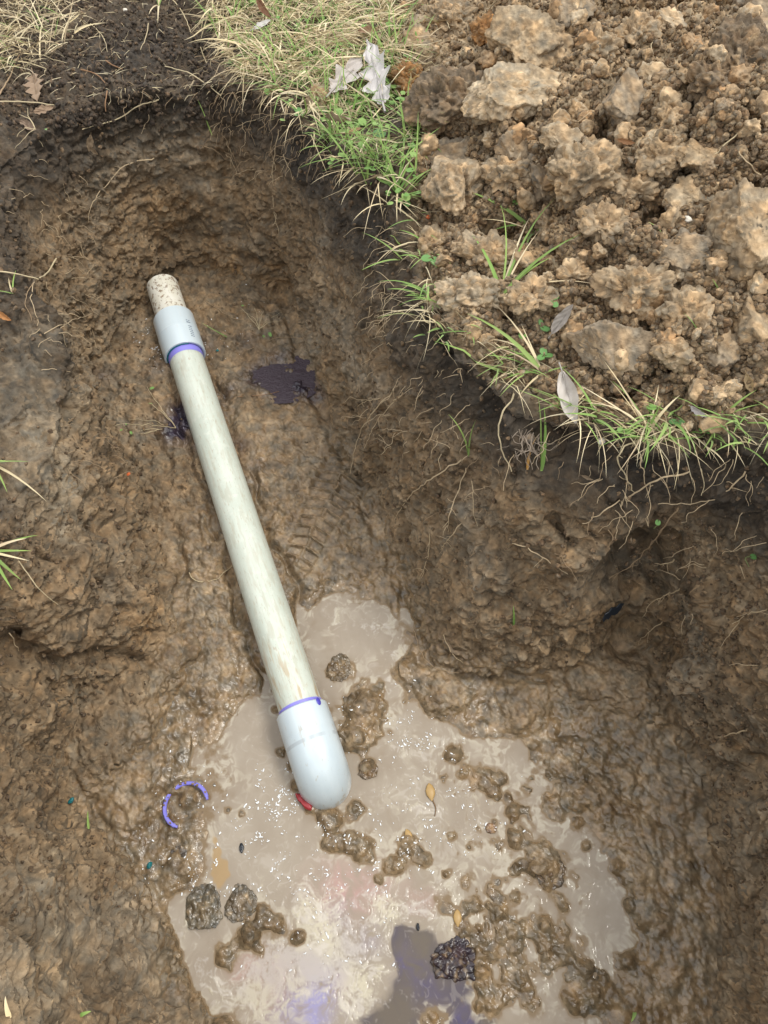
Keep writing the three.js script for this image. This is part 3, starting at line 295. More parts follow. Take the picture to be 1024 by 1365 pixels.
// ---------------------------------------------------------------- muddy water
{
  const X0 = -.78, X1 = .74, Z0 = -1.12, Z1 = .30, W = 1216, Hh = 1136;
  const g = new THREE.PlaneGeometry(X1 - X0, Z1 - Z0, 1, 1); g.rotateX(-Math.PI / 2); g.translate((X0 + X1) / 2, 0, (Z0 + Z1) / 2);
  const SCUM = zone([[430, 1260, 0, .13, 1], [520, 1220, 0, .08, .7], [370, 1290, 0, .10, .9], [470, 1320, 0, .08, .8], [560, 1210, 0, .06, .5], [630, 1240, 0, .07, .6], [680, 1270, 0, .07, .6], [330, 1330, 0, .07, .8], [280, 1300, 0, .05, .6], [500, 835, 0, .045, .9], [530, 870, 0, .04, 1], [520, 910, 0, .04, .7], [440, 820, 0, .04, .5], [500, 1190, 0, .06, .5], [700, 1320, 0, .06, .5], [250, 1230, 0, .04, .5], [330, 890, 0, .04, .5], [270, 990, 0, .03, .5], [540, 1000, 0, .06, .5], [600, 1000, 0, .09, .45], [640, 1090, 0, .09, .4], [560, 1080, 0, .08, .45], [700, 1180, 0, .07, .4], [420, 1190, 0, .07, .5], [350, 1180, 0, .05, .35], [600, 1180, 0, .06, .5]]);
  const CLEAR = zone([[562, 1296, 0, .075, 1.25], [592, 1345, 0, .11, 1.3], [500, 1368, 0, .05, .9], [640, 1345, 0, .05, .8], [550, 1262, 0, .04, .9], [560, 1400, 0, .11, 1.2]]);
  const BLUE = zone([[420, 1325, 0, .07, 1.2], [400, 1360, 0, .08, 1.1], [540, 1290, 0, .04, .6], [615, 1360, 0, .03, 1], [570, 1320, 0, .04, .5], [440, 1220, 0, .05, .4], [490, 1250, 0, .04, .5]]);
  const PINK = zone([[450, 1185, 0, .075, 1.1], [505, 1178, 0, .06, .9], [370, 1310, 0, .07, 1], [330, 1290, 0, .04, .7], [450, 1320, 0, .035, .8], [560, 1200, 0, .04, .6]]);
  const OCHRE = zone([[285, 1140, 0, .022, 1.1], [290, 1160, 0, .022, 1.2], [280, 1120, 0, .018, .9], [295, 1175, 0, .015, .8], [240, 1125, 0, .014, .6]]);
  const rough = new Float32Array(W * Hh);
  const map = tex(W, Hh, (i, j, c) => {
    const x = X0 + (i + .5) / W * (X1 - X0), z = Z1 - (j + .5) / Hh * (Z1 - Z0); const dep = -hBil(x, z);
    const a = fbm(x * 9 + 2, 0, z * 9, 4), wx = x + .03 * fbm(x * 12, 4, z * 12, 3), wz = z + .03 * fbm(x * 12, 8, z * 12, 3), st = n3(wx * 26, 1, wz * 55 + wx * 30), b = fbm(wx * 40, 6, wz * 40, 3);
    const f1 = n3(wx * 95, 2, wz * 95), f2 = n3(x * 190, 5, z * 190), vein = 1 - Math.abs(n3(wx * 34 + b * .6, 3, wz * 34)) * 2.4;
    let q = mix3([.285, .234, .176], [.35, .298, .232], clamp(.5 + a * .7 + b * .25)), r = .05;
    const cl = sst(.35, .75, zsum(CLEAR, wx, 0, wz) + b * .16 + f1 * .06); q = mix3(q, mix3([.13, .105, .08], [.085, .07, .085], clamp(.5 + a)), cl);
    const bl = zsum(BLUE, wx, 0, wz), pk = zsum(PINK, wx, 0, wz), oc = zsum(OCHRE, wx, 0, wz);
    q = mix3(q, [.43, .26, .23], clamp(pk * (.65 + b * .7)) * .85 * (1 - cl * .7));
    q = mix3(q, cl > .5 ? [.05, .045, .24] : [.29, .28, .52], clamp(bl * (.5 + st * .35 + b * .5 + f1 * .3)) * .75);
    const sc = zsum(SCUM, wx, 0, wz) * (1 - cl * .85); const m = sst(.30, .85, sc * .66 + st * .14 + b * .34 + f1 * .34 + f2 * .26 + .10 * vein); q = mix3(q, mix3([.46, .415, .375], [.55, .50, .37], clamp(.45 + a * 1.3 + f1 * .3)), m * .8); r = mix(r, .28, m);
    const mottle = sst(.12, .55, b * .7 + f1 * .5 + f2 * .25) * clamp(zsum(MUDDY, wx, 0, wz) * 1.2); q = mix3(q, [.21, .145, .075], mottle * .7); r = mix(r, .12, mottle);
    const lace = sst(.72, .98, vein) * sst(-.2, .3, f1 + a) * clamp(.25 + sc); q = mix3(q, [.56, .51, .45], lace * .6);
    q = mix3(q, [.36, .235, .10], sst(.35, .7, oc + b * .25) * .8);
    q = mix3(q, [.21, .145, .08], Math.exp(-Math.max(0, dep + b * .0012) / .0030) * .85); const sh = sst(.0030, .0004, dep + f2 * .001), rim = sst(.011, .004, dep + b * .003) * sst(0, .003, dep); q = mix3(q, [.46, .41, .32], rim * sst(-.1, .4, b + a * .6 + f1 * .4) * .75); q = mix3(q, [.20, .138, .075], sh * .9);
    rough[j * W + i] = r; for (let k = 0; k < 3; k++) { const v = q[k]; c[k] = v <= .0031308 ? v * 12.92 : 1.055 * Math.pow(v, 1 / 2.4) - .055; }
  }, true);
  const rm = tex(W, Hh, (i, j, c) => { c[0] = c[1] = c[2] = rough[j * W + i]; });
  const m = new THREE.MeshPhysicalMaterial({ name: 'muddy_water', map, roughnessMap: rm, roughness: 1, metalness: 0, ior: 1.36, bumpMap: rm, bumpScale: .004 });
  const w = mesh('water', g, m); tag(w, 'milky brown puddle with scum and oily film at the pit bottom', null, null, 'structure');
}

{ // a small dark pool beside the coupling
  const c = at(376, 503, .0815), g = new THREE.CircleGeometry(.15, 40); g.rotateX(-Math.PI / 2); g.scale(1, 1, .8);
  const m = mesh('water', g, new THREE.MeshPhysicalMaterial({ name: 'dark_water', color: new THREE.Color(.06, .045, .055), roughness: .08, ior: 1.33, bumpMap: grainBump, bumpScale: .004 })); m.position.set(...c); tag(m, 'small dark shiny pool right of the pipe below the coupling', null, null, 'structure'); }
// ---------------------------------------------------------------- the drain pipe
const axisA = V(...at(407, 962, .072)), axisB = V(...at(247, 474, .150));   // lower and upper end of the new pipe's axis
{
  const dir = axisB.clone().sub(axisA).normalize(), R = .057;
  const root = base('drain_pipe', axisA.toArray(), 'pale green white plastic drain pipe with coupling and elbow lying across the pit', 'pipe');
  const yv = V(0, 1, 0), side = dir.clone().cross(yv).normalize(), up = side.clone().cross(dir).normalize();
  const frame = new THREE.Matrix4().makeBasis(side, dir, up);
  root.quaternion.setFromRotationMatrix(frame);                             // local y runs along the pipe, local z = up side
  const L = axisA.distanceTo(axisB);
  const lathe = (pts, seg = 72) => new THREE.LatheGeometry(pts.map(p => new THREE.Vector2(p[0], p[1])), seg);
  const s2 = v => v <= .0031308 ? v * 12.92 : 1.055 * Math.pow(v, 1 / 2.4) - .055;
  const pipeTex = tex(512, 1024, (i, j, c) => { const u = i / 512 * 6.283, v = j / 1024, cx = Math.cos(u), sx = Math.sin(u); let q = mix3([.51, .555, .475], [.61, .65, .565], clamp(.5 + .6 * fbm(cx * 2, v * 9, sx * 2, 3)));
    const streak = n3(cx * 4, v * 70, sx * 4) + .6 * n3(cx * 12, v * 230, sx * 12); q = mix3(q, [.64, .66, .58], sst(.1, .7, streak) * .55); q = mix3(q, [.50, .43, .29], sst(.25, .8, n3(cx * 5 + 3, v * 60, sx * 5) + .3 * n3(cx * 20, v * 300, sx * 20)) * .28);
    const low = sst(.26, .0, v); const mud = sst(.15, .6, n3(cx * 6 + v * 8, v * 22, sx * 6) + .4 * n3(cx * 22, v * 60, sx * 22)); q = mix3(q, [.42, .28, .13], low * mud * .9); const spl = sst(.36, .5, n3(cx * 16, v * 60, sx * 16) - .1); q = mix3(q, [.40, .31, .20], spl * .5); const edge = sst(.25, .75, Math.abs(Math.sin(u - 1.57)) ) * sst(.05, .5, n3(cx * 5, v * 18, sx * 5) + .5 * n3(cx * 16, v * 50, sx * 16)); q = mix3(q, [.40, .345, .24], edge * .28);
    const mk = sst(.3, .7, n3(cx * 20, v * 9 + 4, sx * 20)) * (sst(.42, .45, v) * sst(.50, .46, v) * .5 + sst(.08, .10, v) * sst(.17, .13, v)); q = mix3(q, [.50, .30, .11], mk * .8);
    const under = sst(.35, -.75, -sx * 0 + Math.sin(u)); const sp = n3(cx * 60, v * 170, sx * 60) > .62 ? 1 : 0; q = mix3(q, [.22, .15, .09], sp * .55);
    const scr = Math.abs(n3(cx * 40, v * 3, sx * 40)) < .02 ? .25 : 0; q = mix3(q, [.42, .38, .28], scr); for (let k = 0; k < 3; k++) c[k] = s2(q[k]); }, true);
  const pvc = new THREE.MeshPhysicalMaterial({ name: 'aged_pvc', map: pipeTex, roughness: .38, clearcoat: .15, clearcoatRoughness: .3, bumpMap: pipeTex, bumpScale: .0006 });
  mesh('pipe', lathe([[R, -.03], [R, L * .25], [R, L * .5], [R, L * .75], [R, L + .04]]), pvc, root);
  const fitTex = tex(512, 512, (i, j, c) => { const u = i / 512 * 6.283, v = j / 512, cx = Math.cos(u), sx = Math.sin(u); let q = mix3([.52, .60, .635], [.59, .665, .69], clamp(.5 + .7 * fbm(cx * 2, v * 4, sx * 2, 3))); q = mix3(q, [.55, .48, .38], sst(.45, .9, n3(cx * 7, v * 14, sx * 7) + .5 * n3(cx * 25, v * 45, sx * 25)) * .3); for (let k = 0; k < 3; k++) c[k] = s2(q[k]); }, true);
  const white = new THREE.MeshPhysicalMaterial({ name: 'white_fitting', map: fitTex, roughness: .3, clearcoat: .3, clearcoatRoughness: .2 });
  const violet = new THREE.MeshPhysicalMaterial({ name: 'violet_primer', color: new THREE.Color(.25, .23, .68), roughness: .35 });
  const teal = new THREE.MeshPhysicalMaterial({ name: 'teal_cement', color: new THREE.Color(.01, .16, .20), roughness: .2, clearcoat: .5 });
  // coupling over the joint of the two pipes
  const c0 = L - .006, cl = .178, Rc = .070;
  mesh('coupling', lathe([[R + .001, c0 + .012], [R + .004, c0 + .001], [Rc - .003, c0], [Rc, c0 + .003], [Rc + .0003, c0 + cl * .48], [Rc + .0012, c0 + cl * .49], [Rc + .0012, c0 + cl * .505], [Rc, c0 + cl * .515], [Rc, c0 + cl - .003], [Rc - .004, c0 + cl], [R + .001, c0 + cl - .002]]), white, root);
  { const band = (y0, y1, rr) => lathe([[R + .0008, y0], [rr, y0 + .001], [rr, y1 - .001], [R + .0008, y1]]);
    mesh('primer_ring', band(c0 - .024, c0 + .006, R + .0012), violet, root); mesh('primer_ring', band(c0 + cl - .004, c0 + cl + .007, R + .0012), violet, root); mesh('primer_ring', band(.030, .042, R + .0012), violet, root);
    const bead = []; for (let i = 0; i <= 60; i++) { const a = i / 60 * Math.PI * 1.25 + 1.2; const rr = R + .0035 + .001 * n3(i * .7, 1, 2); bead.push(V(Math.cos(a) * rr, c0 + .002 + .0018 * n3(i * .4, 3, 3), Math.sin(a) * rr)); }
    mesh('cement_bead', new THREE.TubeGeometry(new THREE.CatmullRomCurve3(bead), 120, .0036, 8), teal, root);
    // small printed marks on the coupling
    const ink = new THREE.MeshStandardMaterial({ name: 'ink', color: new THREE.Color(.16, .2, .26), roughness: .7 }), marks = []; const r = rng(8);
    for (let row = 0; row < 2; row++) for (let k = 0; k < 9; k++) { const a = .62 + row * .10 + r() * .02, y = c0 + .03 + k * .0095; const b = new THREE.BoxGeometry(.004 + r() * .003, .002 + r() * .003, .0006); b.rotateY(a); b.translate(Math.sin(a) * (Rc + .0006), y, Math.cos(a) * (Rc + .0006)); if (Math.abs(y - c0 - cl * .5) > .006) marks.push(b); }
    const pr = mesh('print', BGU.mergeGeometries(marks), ink, root); tag(pr, 'faint print on the coupling', null, null, 'stuff'); }
  // old pipe beyond it, crusted
  const oldTex = tex(512, 256, (i, j, c) => { const u = i / 512 * 6.283, v = j / 256, cx = Math.cos(u), sx = Math.sin(u); let q = mix3([.62, .58, .46], [.72, .70, .62], clamp(.5 + .6 * n3(cx * 3, v * 3, sx * 3))); const crust = sst(.14, .5, n3(cx * 4, v * 16, sx * 4) + .6 * n3(cx * 13, v * 50, sx * 13) - .25 * cx * 0 + (v - .5) * .25); q = mix3(q, mix3([.14, .085, .05], [.35, .24, .14], clamp(.5 + n3(cx * 30, v * 30, sx * 30))), crust * .85); for (let k = 0; k < 3; k++) c[k] = s2(q[k]); }, true);
  const old = mesh('pipe', lathe([[R - .001, c0 + cl - .03], [R - .001, c0 + cl + .06], [R - .001, c0 + cl + .175]]), new THREE.MeshStandardMaterial({ name: 'crusted_pvc', map: oldTex, roughness: .6, bumpMap: oldTex, bumpScale: .002 }), root);
  old.userData.label = 'older stained pipe end coming out of the earth';
  // elbow: socket, then a tight bend down into the mud
  const Re = .0685, P = [], N = [], U = [], I = [], A = 72, ring = (c, t, b, r, v) => { for (let k = 0; k <= A; k++) { const a = k / A * Math.PI * 2, x = Math.cos(a), y = Math.sin(a); P.push(c[0] + x * r, c[1] + y * b[0] * r, c[2] + y * b[1] * r); U.push(k / A, v); } };
  const rows = []; // socket from the pipe's end, going along -y
  const yS = .032, bendY = -.075, Rb = .072;
  rows.length = 0;
  for (const [y, r] of [[yS - .012, R + .0015], [yS - .002, R + .002], [yS, Re - .004], [yS - .004, Re - .0006], [yS - .03, Re], [-.034, Re + .0002], [-.036, Re - .0009], [-.038, Re + .0002], [bendY, Re]]) rows.push([[0, y, 0], [0, 1], r]);
  for (let q = 1; q <= 22; q++) { const a = q / 22 * Math.PI / 2 * 1.02; rows.push([[0, bendY - Math.sin(a) * Rb, -(Rb - Math.cos(a) * Rb)], [-Math.sin(a), Math.cos(a)], Re]); }
  rows.push([[0, bendY - Rb, -Rb - .05], [-1, 0], Re]);
  rows.forEach((q, i) => ring(q[0], 0, q[1], q[2], i / rows.length));
  for (let i = 0; i < rows.length - 1; i++) for (let k = 0; k < A; k++) { const a = i * (A + 1) + k, b = a + A + 1; I.push(a, a + 1, b, b, a + 1, b + 1); }
  const eg = new THREE.BufferGeometry(); eg.setAttribute('position', new THREE.Float32BufferAttribute(P, 3)); eg.setAttribute('uv', new THREE.Float32BufferAttribute(U, 2)); eg.setIndex(I); eg.computeVertexNormals();
  const elTex = tex(512, 512, (i, j, c) => { const u = i / 512 * 6.283, v = j / 512, cx = Math.cos(u), sx = Math.sin(u); let q = mix3([.52, .60, .635], [.59, .665, .69], clamp(.5 + .7 * fbm(cx * 2, v * 4, sx * 2, 3))); const dirt = sst(.15, .6, n3(cx * 5, v * 9, sx * 5) + .5 * n3(cx * 22, v * 40, sx * 22) + sst(.70, .97, v) * .8 - .34); q = mix3(q, [.38, .29, .18], dirt * .55); const sp = n3(cx * 50, v * 90, sx * 50) > .62 ? 1 : 0; q = mix3(q, [.36, .30, .22], sp * .3); const mw = sst(.10, .16, Math.abs(cx + .1)) * 0; q = mix3(q, [.38, .42, .44], (Math.abs(v - .235) < .004 ? .6 : 0) * sst(-.3, .3, n3(cx * 4, 1, sx * 4) + .2)); for (let k = 0; k < 3; k++) c[k] = s2(q[k]); }, true);
  const elMat = new THREE.MeshPhysicalMaterial({ name: 'muddied_fitting', map: elTex, roughness: .3, clearcoat: .3, clearcoatRoughness: .2 });
  const el = mesh('elbow', eg, elMat, root); el.userData.label = 'white rounded elbow turning down into the mud';
  { const blob = new THREE.SphereGeometry(.0065, 16, 10); blob.scale(1.1, 1.6, .4); const a = .75, b = mesh('primer_drip', blob, new THREE.MeshPhysicalMaterial({ name: 'violet_drip', color: new THREE.Color(.08, .07, .42), roughness: .25 }), root); b.position.set(Math.sin(a) * (Re + .0005), yS - .008, Math.cos(a) * (Re + .0005)); b.rotation.y = a; }
}
// ---------------------------------------------------------------- clods of the heap
function clodGeo(seed, R, detail, o = {}) {
  const r = rng(seed), g = BGU.mergeVertices((() => { const q = new THREE.IcosahedronGeometry(1, detail); q.deleteAttribute('uv'); q.deleteAttribute('normal'); return q; })(), 1e-5);
  const pl = []; for (let k = 0; k < (o.facets ?? 9); k++) { const u = r() * 2 - 1, a = r() * 6.283, q = Math.sqrt(1 - u * u); pl.push([q * Math.cos(a), u, q * Math.sin(a), .58 + .34 * r()]); }
  for (let e = 0; e < (o.cut ?? 0); e++) { const v = e ? V(Math.sin(e * 2.2 + r()), .25, Math.cos(e * 2.2 + r())).normalize() : V(r() * .6 - .3, .85, .25 + r() * .4).normalize(); pl.push([v.x, v.y, v.z, e ? .62 : .5]); }
  const p = g.attributes.position, N = p.count, S = o.scale ?? [1, .7, .85], sx = r() * 50, C = new Float32Array(N * 3), P = new Float32Array(N * 3);
  const kind0 = o.cut === 3, cr = o.crumb ?? .5, tone = o.tone ?? [.40, .265, .145];
  for (let i = 0; i < N; i++) {
    let x = p.getX(i), y = p.getY(i), z = p.getZ(i), m = 1.02, m2 = 9; for (const q of pl) { const d = q[0] * x + q[1] * y + q[2] * z; if (d > .05) { const t = q[3] / d; if (t < m) { m2 = m; m = t; } else if (t < m2) m2 = t; } }
    let sm = 1; const nc = o.cut ?? 0; for (let e = 0; e < nc; e++) { const q = pl[pl.length - 1 - e], t = q[3] / Math.max(.05, q[0] * x + q[1] * y + q[2] * z); if (t <= m + .004) sm = nc === 3 ? .16 : .42; }
    const edge = sst(.0, .12, m2 - m);
    let X = x * m * S[0] * R, Y = y * m * S[1] * R, Z = z * m * S[2] * R; const q = [X + sx, Y + sx * .7, Z - sx];
    let d = R * (.12 * fbm(x * 2 + sx, y * 2, z * 2, 3) + .16 * (Math.abs(n3(x * 2.6 + sx, y * 2.6, z * 2.6)) - .25) + .14 * dome(worley(x * 1.9 + sx, y * 1.9, z * 1.9))) * (sm < 1 ? (kind0 ? .2 : .5) : o.cut ? .7 : 1); const k = Math.min(1, R / .05);
    const w1 = worley(q[0] * 38, q[1] * 38, q[2] * 38), id = W_ID / 255, w2 = worley(q[0] * 85, q[1] * 85, q[2] * 85);
    d += sm * k * (cr * .017 * dome(w1) + (.35 + cr) * .009 * dome(w2) + cr * .004 * (id - .5) + .007 * (Math.abs(n3(q[0] * 30, q[1] * 30, q[2] * 30)) - .2) + .003 * n3(q[0] * 120, q[1] * 120, q[2] * 120));
    if (o.crack) d -= .02 * sst(.09, .0, Math.abs(X / R - .15 - .12 * n3(Z * 40, 1, 2))) * sst(-.2, .3, Z / R);
    P[i * 3] = X + x * d; P[i * 3 + 1] = Y + y * d; P[i * 3 + 2] = Z + z * d;
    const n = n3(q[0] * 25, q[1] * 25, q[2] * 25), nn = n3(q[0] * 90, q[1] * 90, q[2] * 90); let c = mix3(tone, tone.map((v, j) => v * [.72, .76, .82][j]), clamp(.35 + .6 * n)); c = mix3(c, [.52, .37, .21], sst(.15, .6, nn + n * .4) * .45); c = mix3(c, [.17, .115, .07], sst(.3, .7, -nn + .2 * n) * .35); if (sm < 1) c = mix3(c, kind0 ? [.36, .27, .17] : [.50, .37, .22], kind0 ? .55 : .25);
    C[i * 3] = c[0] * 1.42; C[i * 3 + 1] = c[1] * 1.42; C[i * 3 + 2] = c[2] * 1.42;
  }
  const I = new Uint32Array(g.index.array); return boxUV(P, I, normalsOf(P, I), C, .42);
}
const clodMat = new THREE.MeshStandardMaterial({ name: 'clod_soil', vertexColors: true, map: grainCol, bumpMap: grainBump, bumpScale: .004, roughness: .95 });
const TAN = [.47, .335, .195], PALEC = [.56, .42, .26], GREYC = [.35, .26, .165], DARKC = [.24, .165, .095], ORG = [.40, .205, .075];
// pixel, width and height in the photograph, tone, kind, label
const CLODS = [
  [708, 72, 100, 86, TAN, 'block', 'large angular tan clod with a flat face near the top of the heap'],
  [690, 138, 124, 76, PALEC, 'block', 'broad pale clod with a bright crumbled face above the dark overhang'],
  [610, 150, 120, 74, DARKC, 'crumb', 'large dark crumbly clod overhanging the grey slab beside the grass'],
  [606, 212, 112, 44, GREYC, 'slab', 'long grey flat slab of clay under the dark overhanging clod'],
  [690, 204, 58, 40, GREYC, 'slab', 'small smooth grey clod in the shadow right of the grey slab'],
  [750, 192, 54, 40, PALEC, 'slab', 'small pale wedge shaped clod catching the light in the middle of the heap'],
  [610, 266, 78, 74, TAN, 'crack', 'round tan clod split by a dark vertical crack'],
  [680, 240, 54, 52, TAN, 'crumb', 'knobbly tan clod right of the cracked round one'],
  [724, 244, 42, 62, GREYC, 'block', 'narrow upright clod with a groove beside a dark hole'],
  [786, 244, 98, 84, TAN, 'crumb', 'big crumbly tan clod below the pale wedge'],
  [836, 146, 66, 76, GREYC, 'slab', 'dark clod with a smooth spade cut face and a root across it'],
  [916, 342, 96, 56, GREYC, 'slab', 'long smooth clay slab over a dark gap at the right'],
  [1002, 330, 86, 120, TAN, 'block', 'very large tan block at the right edge beside the clay slab'],
  [1012, 34, 64, 100, GREYC, 'slab', 'tall smooth grey slab in the top right corner'],
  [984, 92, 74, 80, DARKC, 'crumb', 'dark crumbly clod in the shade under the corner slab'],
  [852, 392, 98, 58, TAN, 'crumb', 'wide rounded gritty clod beside the brown leaf'],
  [824, 470, 112, 64, GREYC, 'slab', 'wide low clod with a grey smeared side above the edge grass'],
  [1008, 448, 60, 96, TAN, 'block', 'steep sided tan block at the right edge below the largest one'],
  [760, 16, 62, 52, GREYC, 'slab', 'smooth brown lump at the top edge of the heap'],
  [892, 34, 44, 36, PALEC, 'block', 'squarish clod with a reddish fleck high on the heap'],
  [652, 48, 44, 32, ORG, 'crumb', 'rusty orange crumbly clod near the top of the heap'],
  [600, 34, 66, 44, TAN, 'crumb', 'lumpy clod near the top edge beside the turf'],
  [556, 64, 52, 46, TAN, 'block', 'tan clod standing at the turf edge near the top'],
  [545, 110, 40, 38, ORG, 'crumb', 'small orange tan clod right behind the white lobed leaf'],
  [654, 350, 84, 44, TAN, 'crumb', 'low crumbly clod between grass blades left of the clover'],
  [632, 400, 90, 52, PALEC, 'crumb', 'pale crumbly clod sitting on the bank edge turf'],
  [712, 400, 60, 40, TAN, 'crumb', 'crumbly clod behind the grey dead leaf'],
  [920, 264, 56, 48, PALEC, 'block', 'pale angular clod beside two dark holes at the right'],
  [880, 214, 48, 44, TAN, 'crumb', 'knobbly clod right of the big hollow in the heap'],
  [940, 214, 66, 44, TAN, 'block', 'clod under crossing pale roots at the right'],
  [846, 258, 46, 42, TAN, 'crumb', 'small rough clod right of the big crumbly one'],
  [806, 306, 58, 40, TAN, 'crumb', 'rough clod below the big crumbly one'],
  [792, 74, 60, 44, TAN, 'crumb', 'rough lump above the spade cut clod'],
  [872, 108, 42, 36, PALEC, 'block', 'pale angular lump on the upper right of the heap'],
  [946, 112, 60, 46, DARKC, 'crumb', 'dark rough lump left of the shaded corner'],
  [900, 168, 54, 44, TAN, 'crumb', 'rough lump above the dark diagonal crevice'],
  [846, 52, 52, 40, TAN, 'crumb', 'rough lump right of the smooth brown one'],
  [918, 424, 60, 48, TAN, 'crumb', 'spongy clod under the dark gap of the clay slab'],
  [962, 468, 50, 46, GREYC, 'block', 'greyish clod left of the steep sided block'],
  [898, 474, 44, 40, TAN, 'crumb', 'small pinkish brown clod left of the greyish one'],
  [772, 372, 44, 30, TAN, 'crumb', 'small clod just above the brown leaf'],
  [736, 300, 56, 36, TAN, 'crumb', 'small clod behind the tall grass tuft'],
  [576, 330, 40, 34, TAN, 'crumb', 'small clod at the bank edge left of the grass tuft'],
  [430, 140, 34, 36, TAN, 'crumb', 'tan clod lying in the grass at the trench lip beside a pale leaf'],
];
const SHORT = ['flat faced block', 'broad pale clod', 'dark overhanging clod', 'grey flat slab', 'small shaded grey clod', 'pale wedge', 'cracked round clod', 'knobbly clod beside it', 'narrow grooved clod', 'big crumbly clod', 'spade cut clod', 'long clay slab', 'largest right block', 'corner slab', 'shaded corner clod', 'wide gritty clod', 'grey smeared clod', 'steep sided block', 'smooth brown lump', 'squarish flecked clod', 'rusty orange clod', 'lumpy top clod', 'turf edge clod', 'small orange clod', 'low crumbly clod', 'pale bank edge clod', 'clod behind the grey leaf', 'pale angular clod', 'knobbly clod by the hollow', 'root crossed clod', 'small rough clod', 'rough middle clod', 'rough lump over the spade cut', 'pale upper lump', 'dark rough lump', 'lump over the crevice', 'rough top lump', 'spongy clod', 'greyish right clod', 'pinkish clod', 'clod over the brown leaf', 'clod behind the grass tuft', 'bank edge left clod', 'clod in the grass'];
const heroes = [];
CLODS.forEach(([px, py, w, h, tone, kind, label], i) => {
  const p = hit(px, py), f = project(p.x, p.y, p.z)[2], R = w * f / FPX / 2 * 1.16, R2 = h * f / FPX / 2 * 1.22; const r = rng(900 + i);
  const o = { block: { facets: 11, crumb: .65, cut: 2, scale: [1, .8 * R2 / R, R2 / R] }, crumb: { facets: 8, crumb: 1.25, scale: [1, .75 * R2 / R, R2 / R] }, slab: { facets: 9, crumb: .4, cut: 3, scale: [1, .7 * R2 / R, R2 / R] }, crack: { facets: 5, crumb: .5, crack: true, scale: [1, .75 * R2 / R, R2 / R] } }[kind];
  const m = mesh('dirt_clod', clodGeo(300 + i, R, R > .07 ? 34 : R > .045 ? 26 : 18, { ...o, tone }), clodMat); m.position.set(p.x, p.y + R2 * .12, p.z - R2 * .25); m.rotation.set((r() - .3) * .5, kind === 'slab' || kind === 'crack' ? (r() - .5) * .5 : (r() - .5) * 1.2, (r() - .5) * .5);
  tag(m, label, 'clod', 'larger clods of the dug heap'); heroes.push([px, py, SHORT[i]]);
});
// smaller clods: ten shapes, many copies
const smallShapes = Array.from({ length: 10 }, (_, k) => clodGeo(40 + k, .022, 9, { facets: 7 + k % 4, crumb: .7, scale: [1, .75 + .03 * k, .85], tone: [TAN, PALEC, TAN, GREYC, TAN, [.36, .24, .13], TAN, PALEC, TAN, ORG.map((v, i) => mix(v, TAN[i], .6))][k] }));
{ const r = rng(61); let n = 0, tries = 0; const first = {}, taken = new Set();
  while (n < 250 && tries++ < 6000) {
    const px = 530 + r() * 520, py = -20 + r() * 600; const p = hit(px, py), pile = lerpG(PG, p.x, p.z); if (pile < .35 || r() > .35 + pile) continue;
    const f = project(p.x, p.y, p.z)[2], w = 11 + 26 * r() ** 2.2, s = w * f / FPX / 2 / .022; const k = Math.floor(r() * 10), order = heroes.map(q => [Math.hypot(q[0] - px, q[1] - py), q]).sort((a, b) => a[0] - b[0]).map(q => q[1]); let lab;
    for (const near of order) { const dx = px - near[0], dy = py - near[1]; lab = (w > 22 ? 'small' : w > 15 ? 'very small' : 'tiny') + ' ' + ['tan', 'pale', 'tan', 'greyish', 'tan', 'brown', 'tan', 'pale', 'tan', 'rusty'][k] + ' clod ' + (Math.abs(dx) < 14 && Math.abs(dy) < 14 ? 'lying against the ' : Math.abs(dx) > Math.abs(dy) ? (dx < 0 ? 'left of the ' : 'right of the ') : (dy < 0 ? 'above the ' : 'below the ')) + near[2]; if (!taken.has(lab)) break; } taken.add(lab);
    let m; if (!first[k]) { m = first[k] = mesh('small_clod', smallShapes[k], clodMat); } else { m = first[k].clone(); m.name = numbered('small_clod'); scene.add(m); }
    tag(m, lab, 'clod', 'small clods strewn over the heap'); m.position.set(p.x, p.y + .006 * s, p.z); m.rotation.set(r() * 6, r() * 6, r() * 6); m.scale.set(s * (.8 + .4 * r()), s * (.7 + .4 * r()), s * (.8 + .4 * r())); n++;
  } }
// crumbs: too many to count
function crumbs(name, label, n, seed, pick, size, colors) {
  const r = rng(seed), g = clodGeo(seed, .022, 2, { facets: 8, crumb: .8, tone: [.5, .5, .5] }); g.scale(1 / .022, 1 / .022, 1 / .022);
  const m = new THREE.InstancedMesh(g, clodMat, n), M = new THREE.Matrix4(), q = new THREE.Quaternion(), e = new THREE.Euler(), c = new THREE.Color(); let k = 0, tries = 0;
  while (k < n && tries++ < n * 12) { const P = pick(r); if (!P) continue; const s = size[0] + (size[1] - size[0]) * r() ** 3; e.set(r() * 6, r() * 6, r() * 6); q.setFromEuler(e); M.compose(P.addScaledVector(V(0, 1, 0), s * .35), q, V(s * (.7 + .6 * r()), s * (.7 + .5 * r()), s * (.7 + .6 * r()))); m.setMatrixAt(k, M); const t = colors[Math.floor(r() * colors.length)], b = 1.05 + .5 * r(); m.setColorAt(k, c.setRGB(t[0] * b, t[1] * b, t[2] * b)); k++; }
  m.count = k; m.name = numbered(name); m.castShadow = m.receiveShadow = true; scene.add(m); return tag(m, label, null, null, 'stuff');
}
const surf = (x, z) => V(x, hAt(x, z), z);
crumbs('soil_crumbs', 'loose crumbs of tan soil all over the heap', 15000, 71, r => { const p = hit(520 + r() * 520, -30 + r() * 640); return lerpG(PG, p.x, p.z) > .15 + .5 * r() ? p : null; }, [.0025, .012], [TAN, PALEC, TAN, [.34, .225, .125], GREYC]);
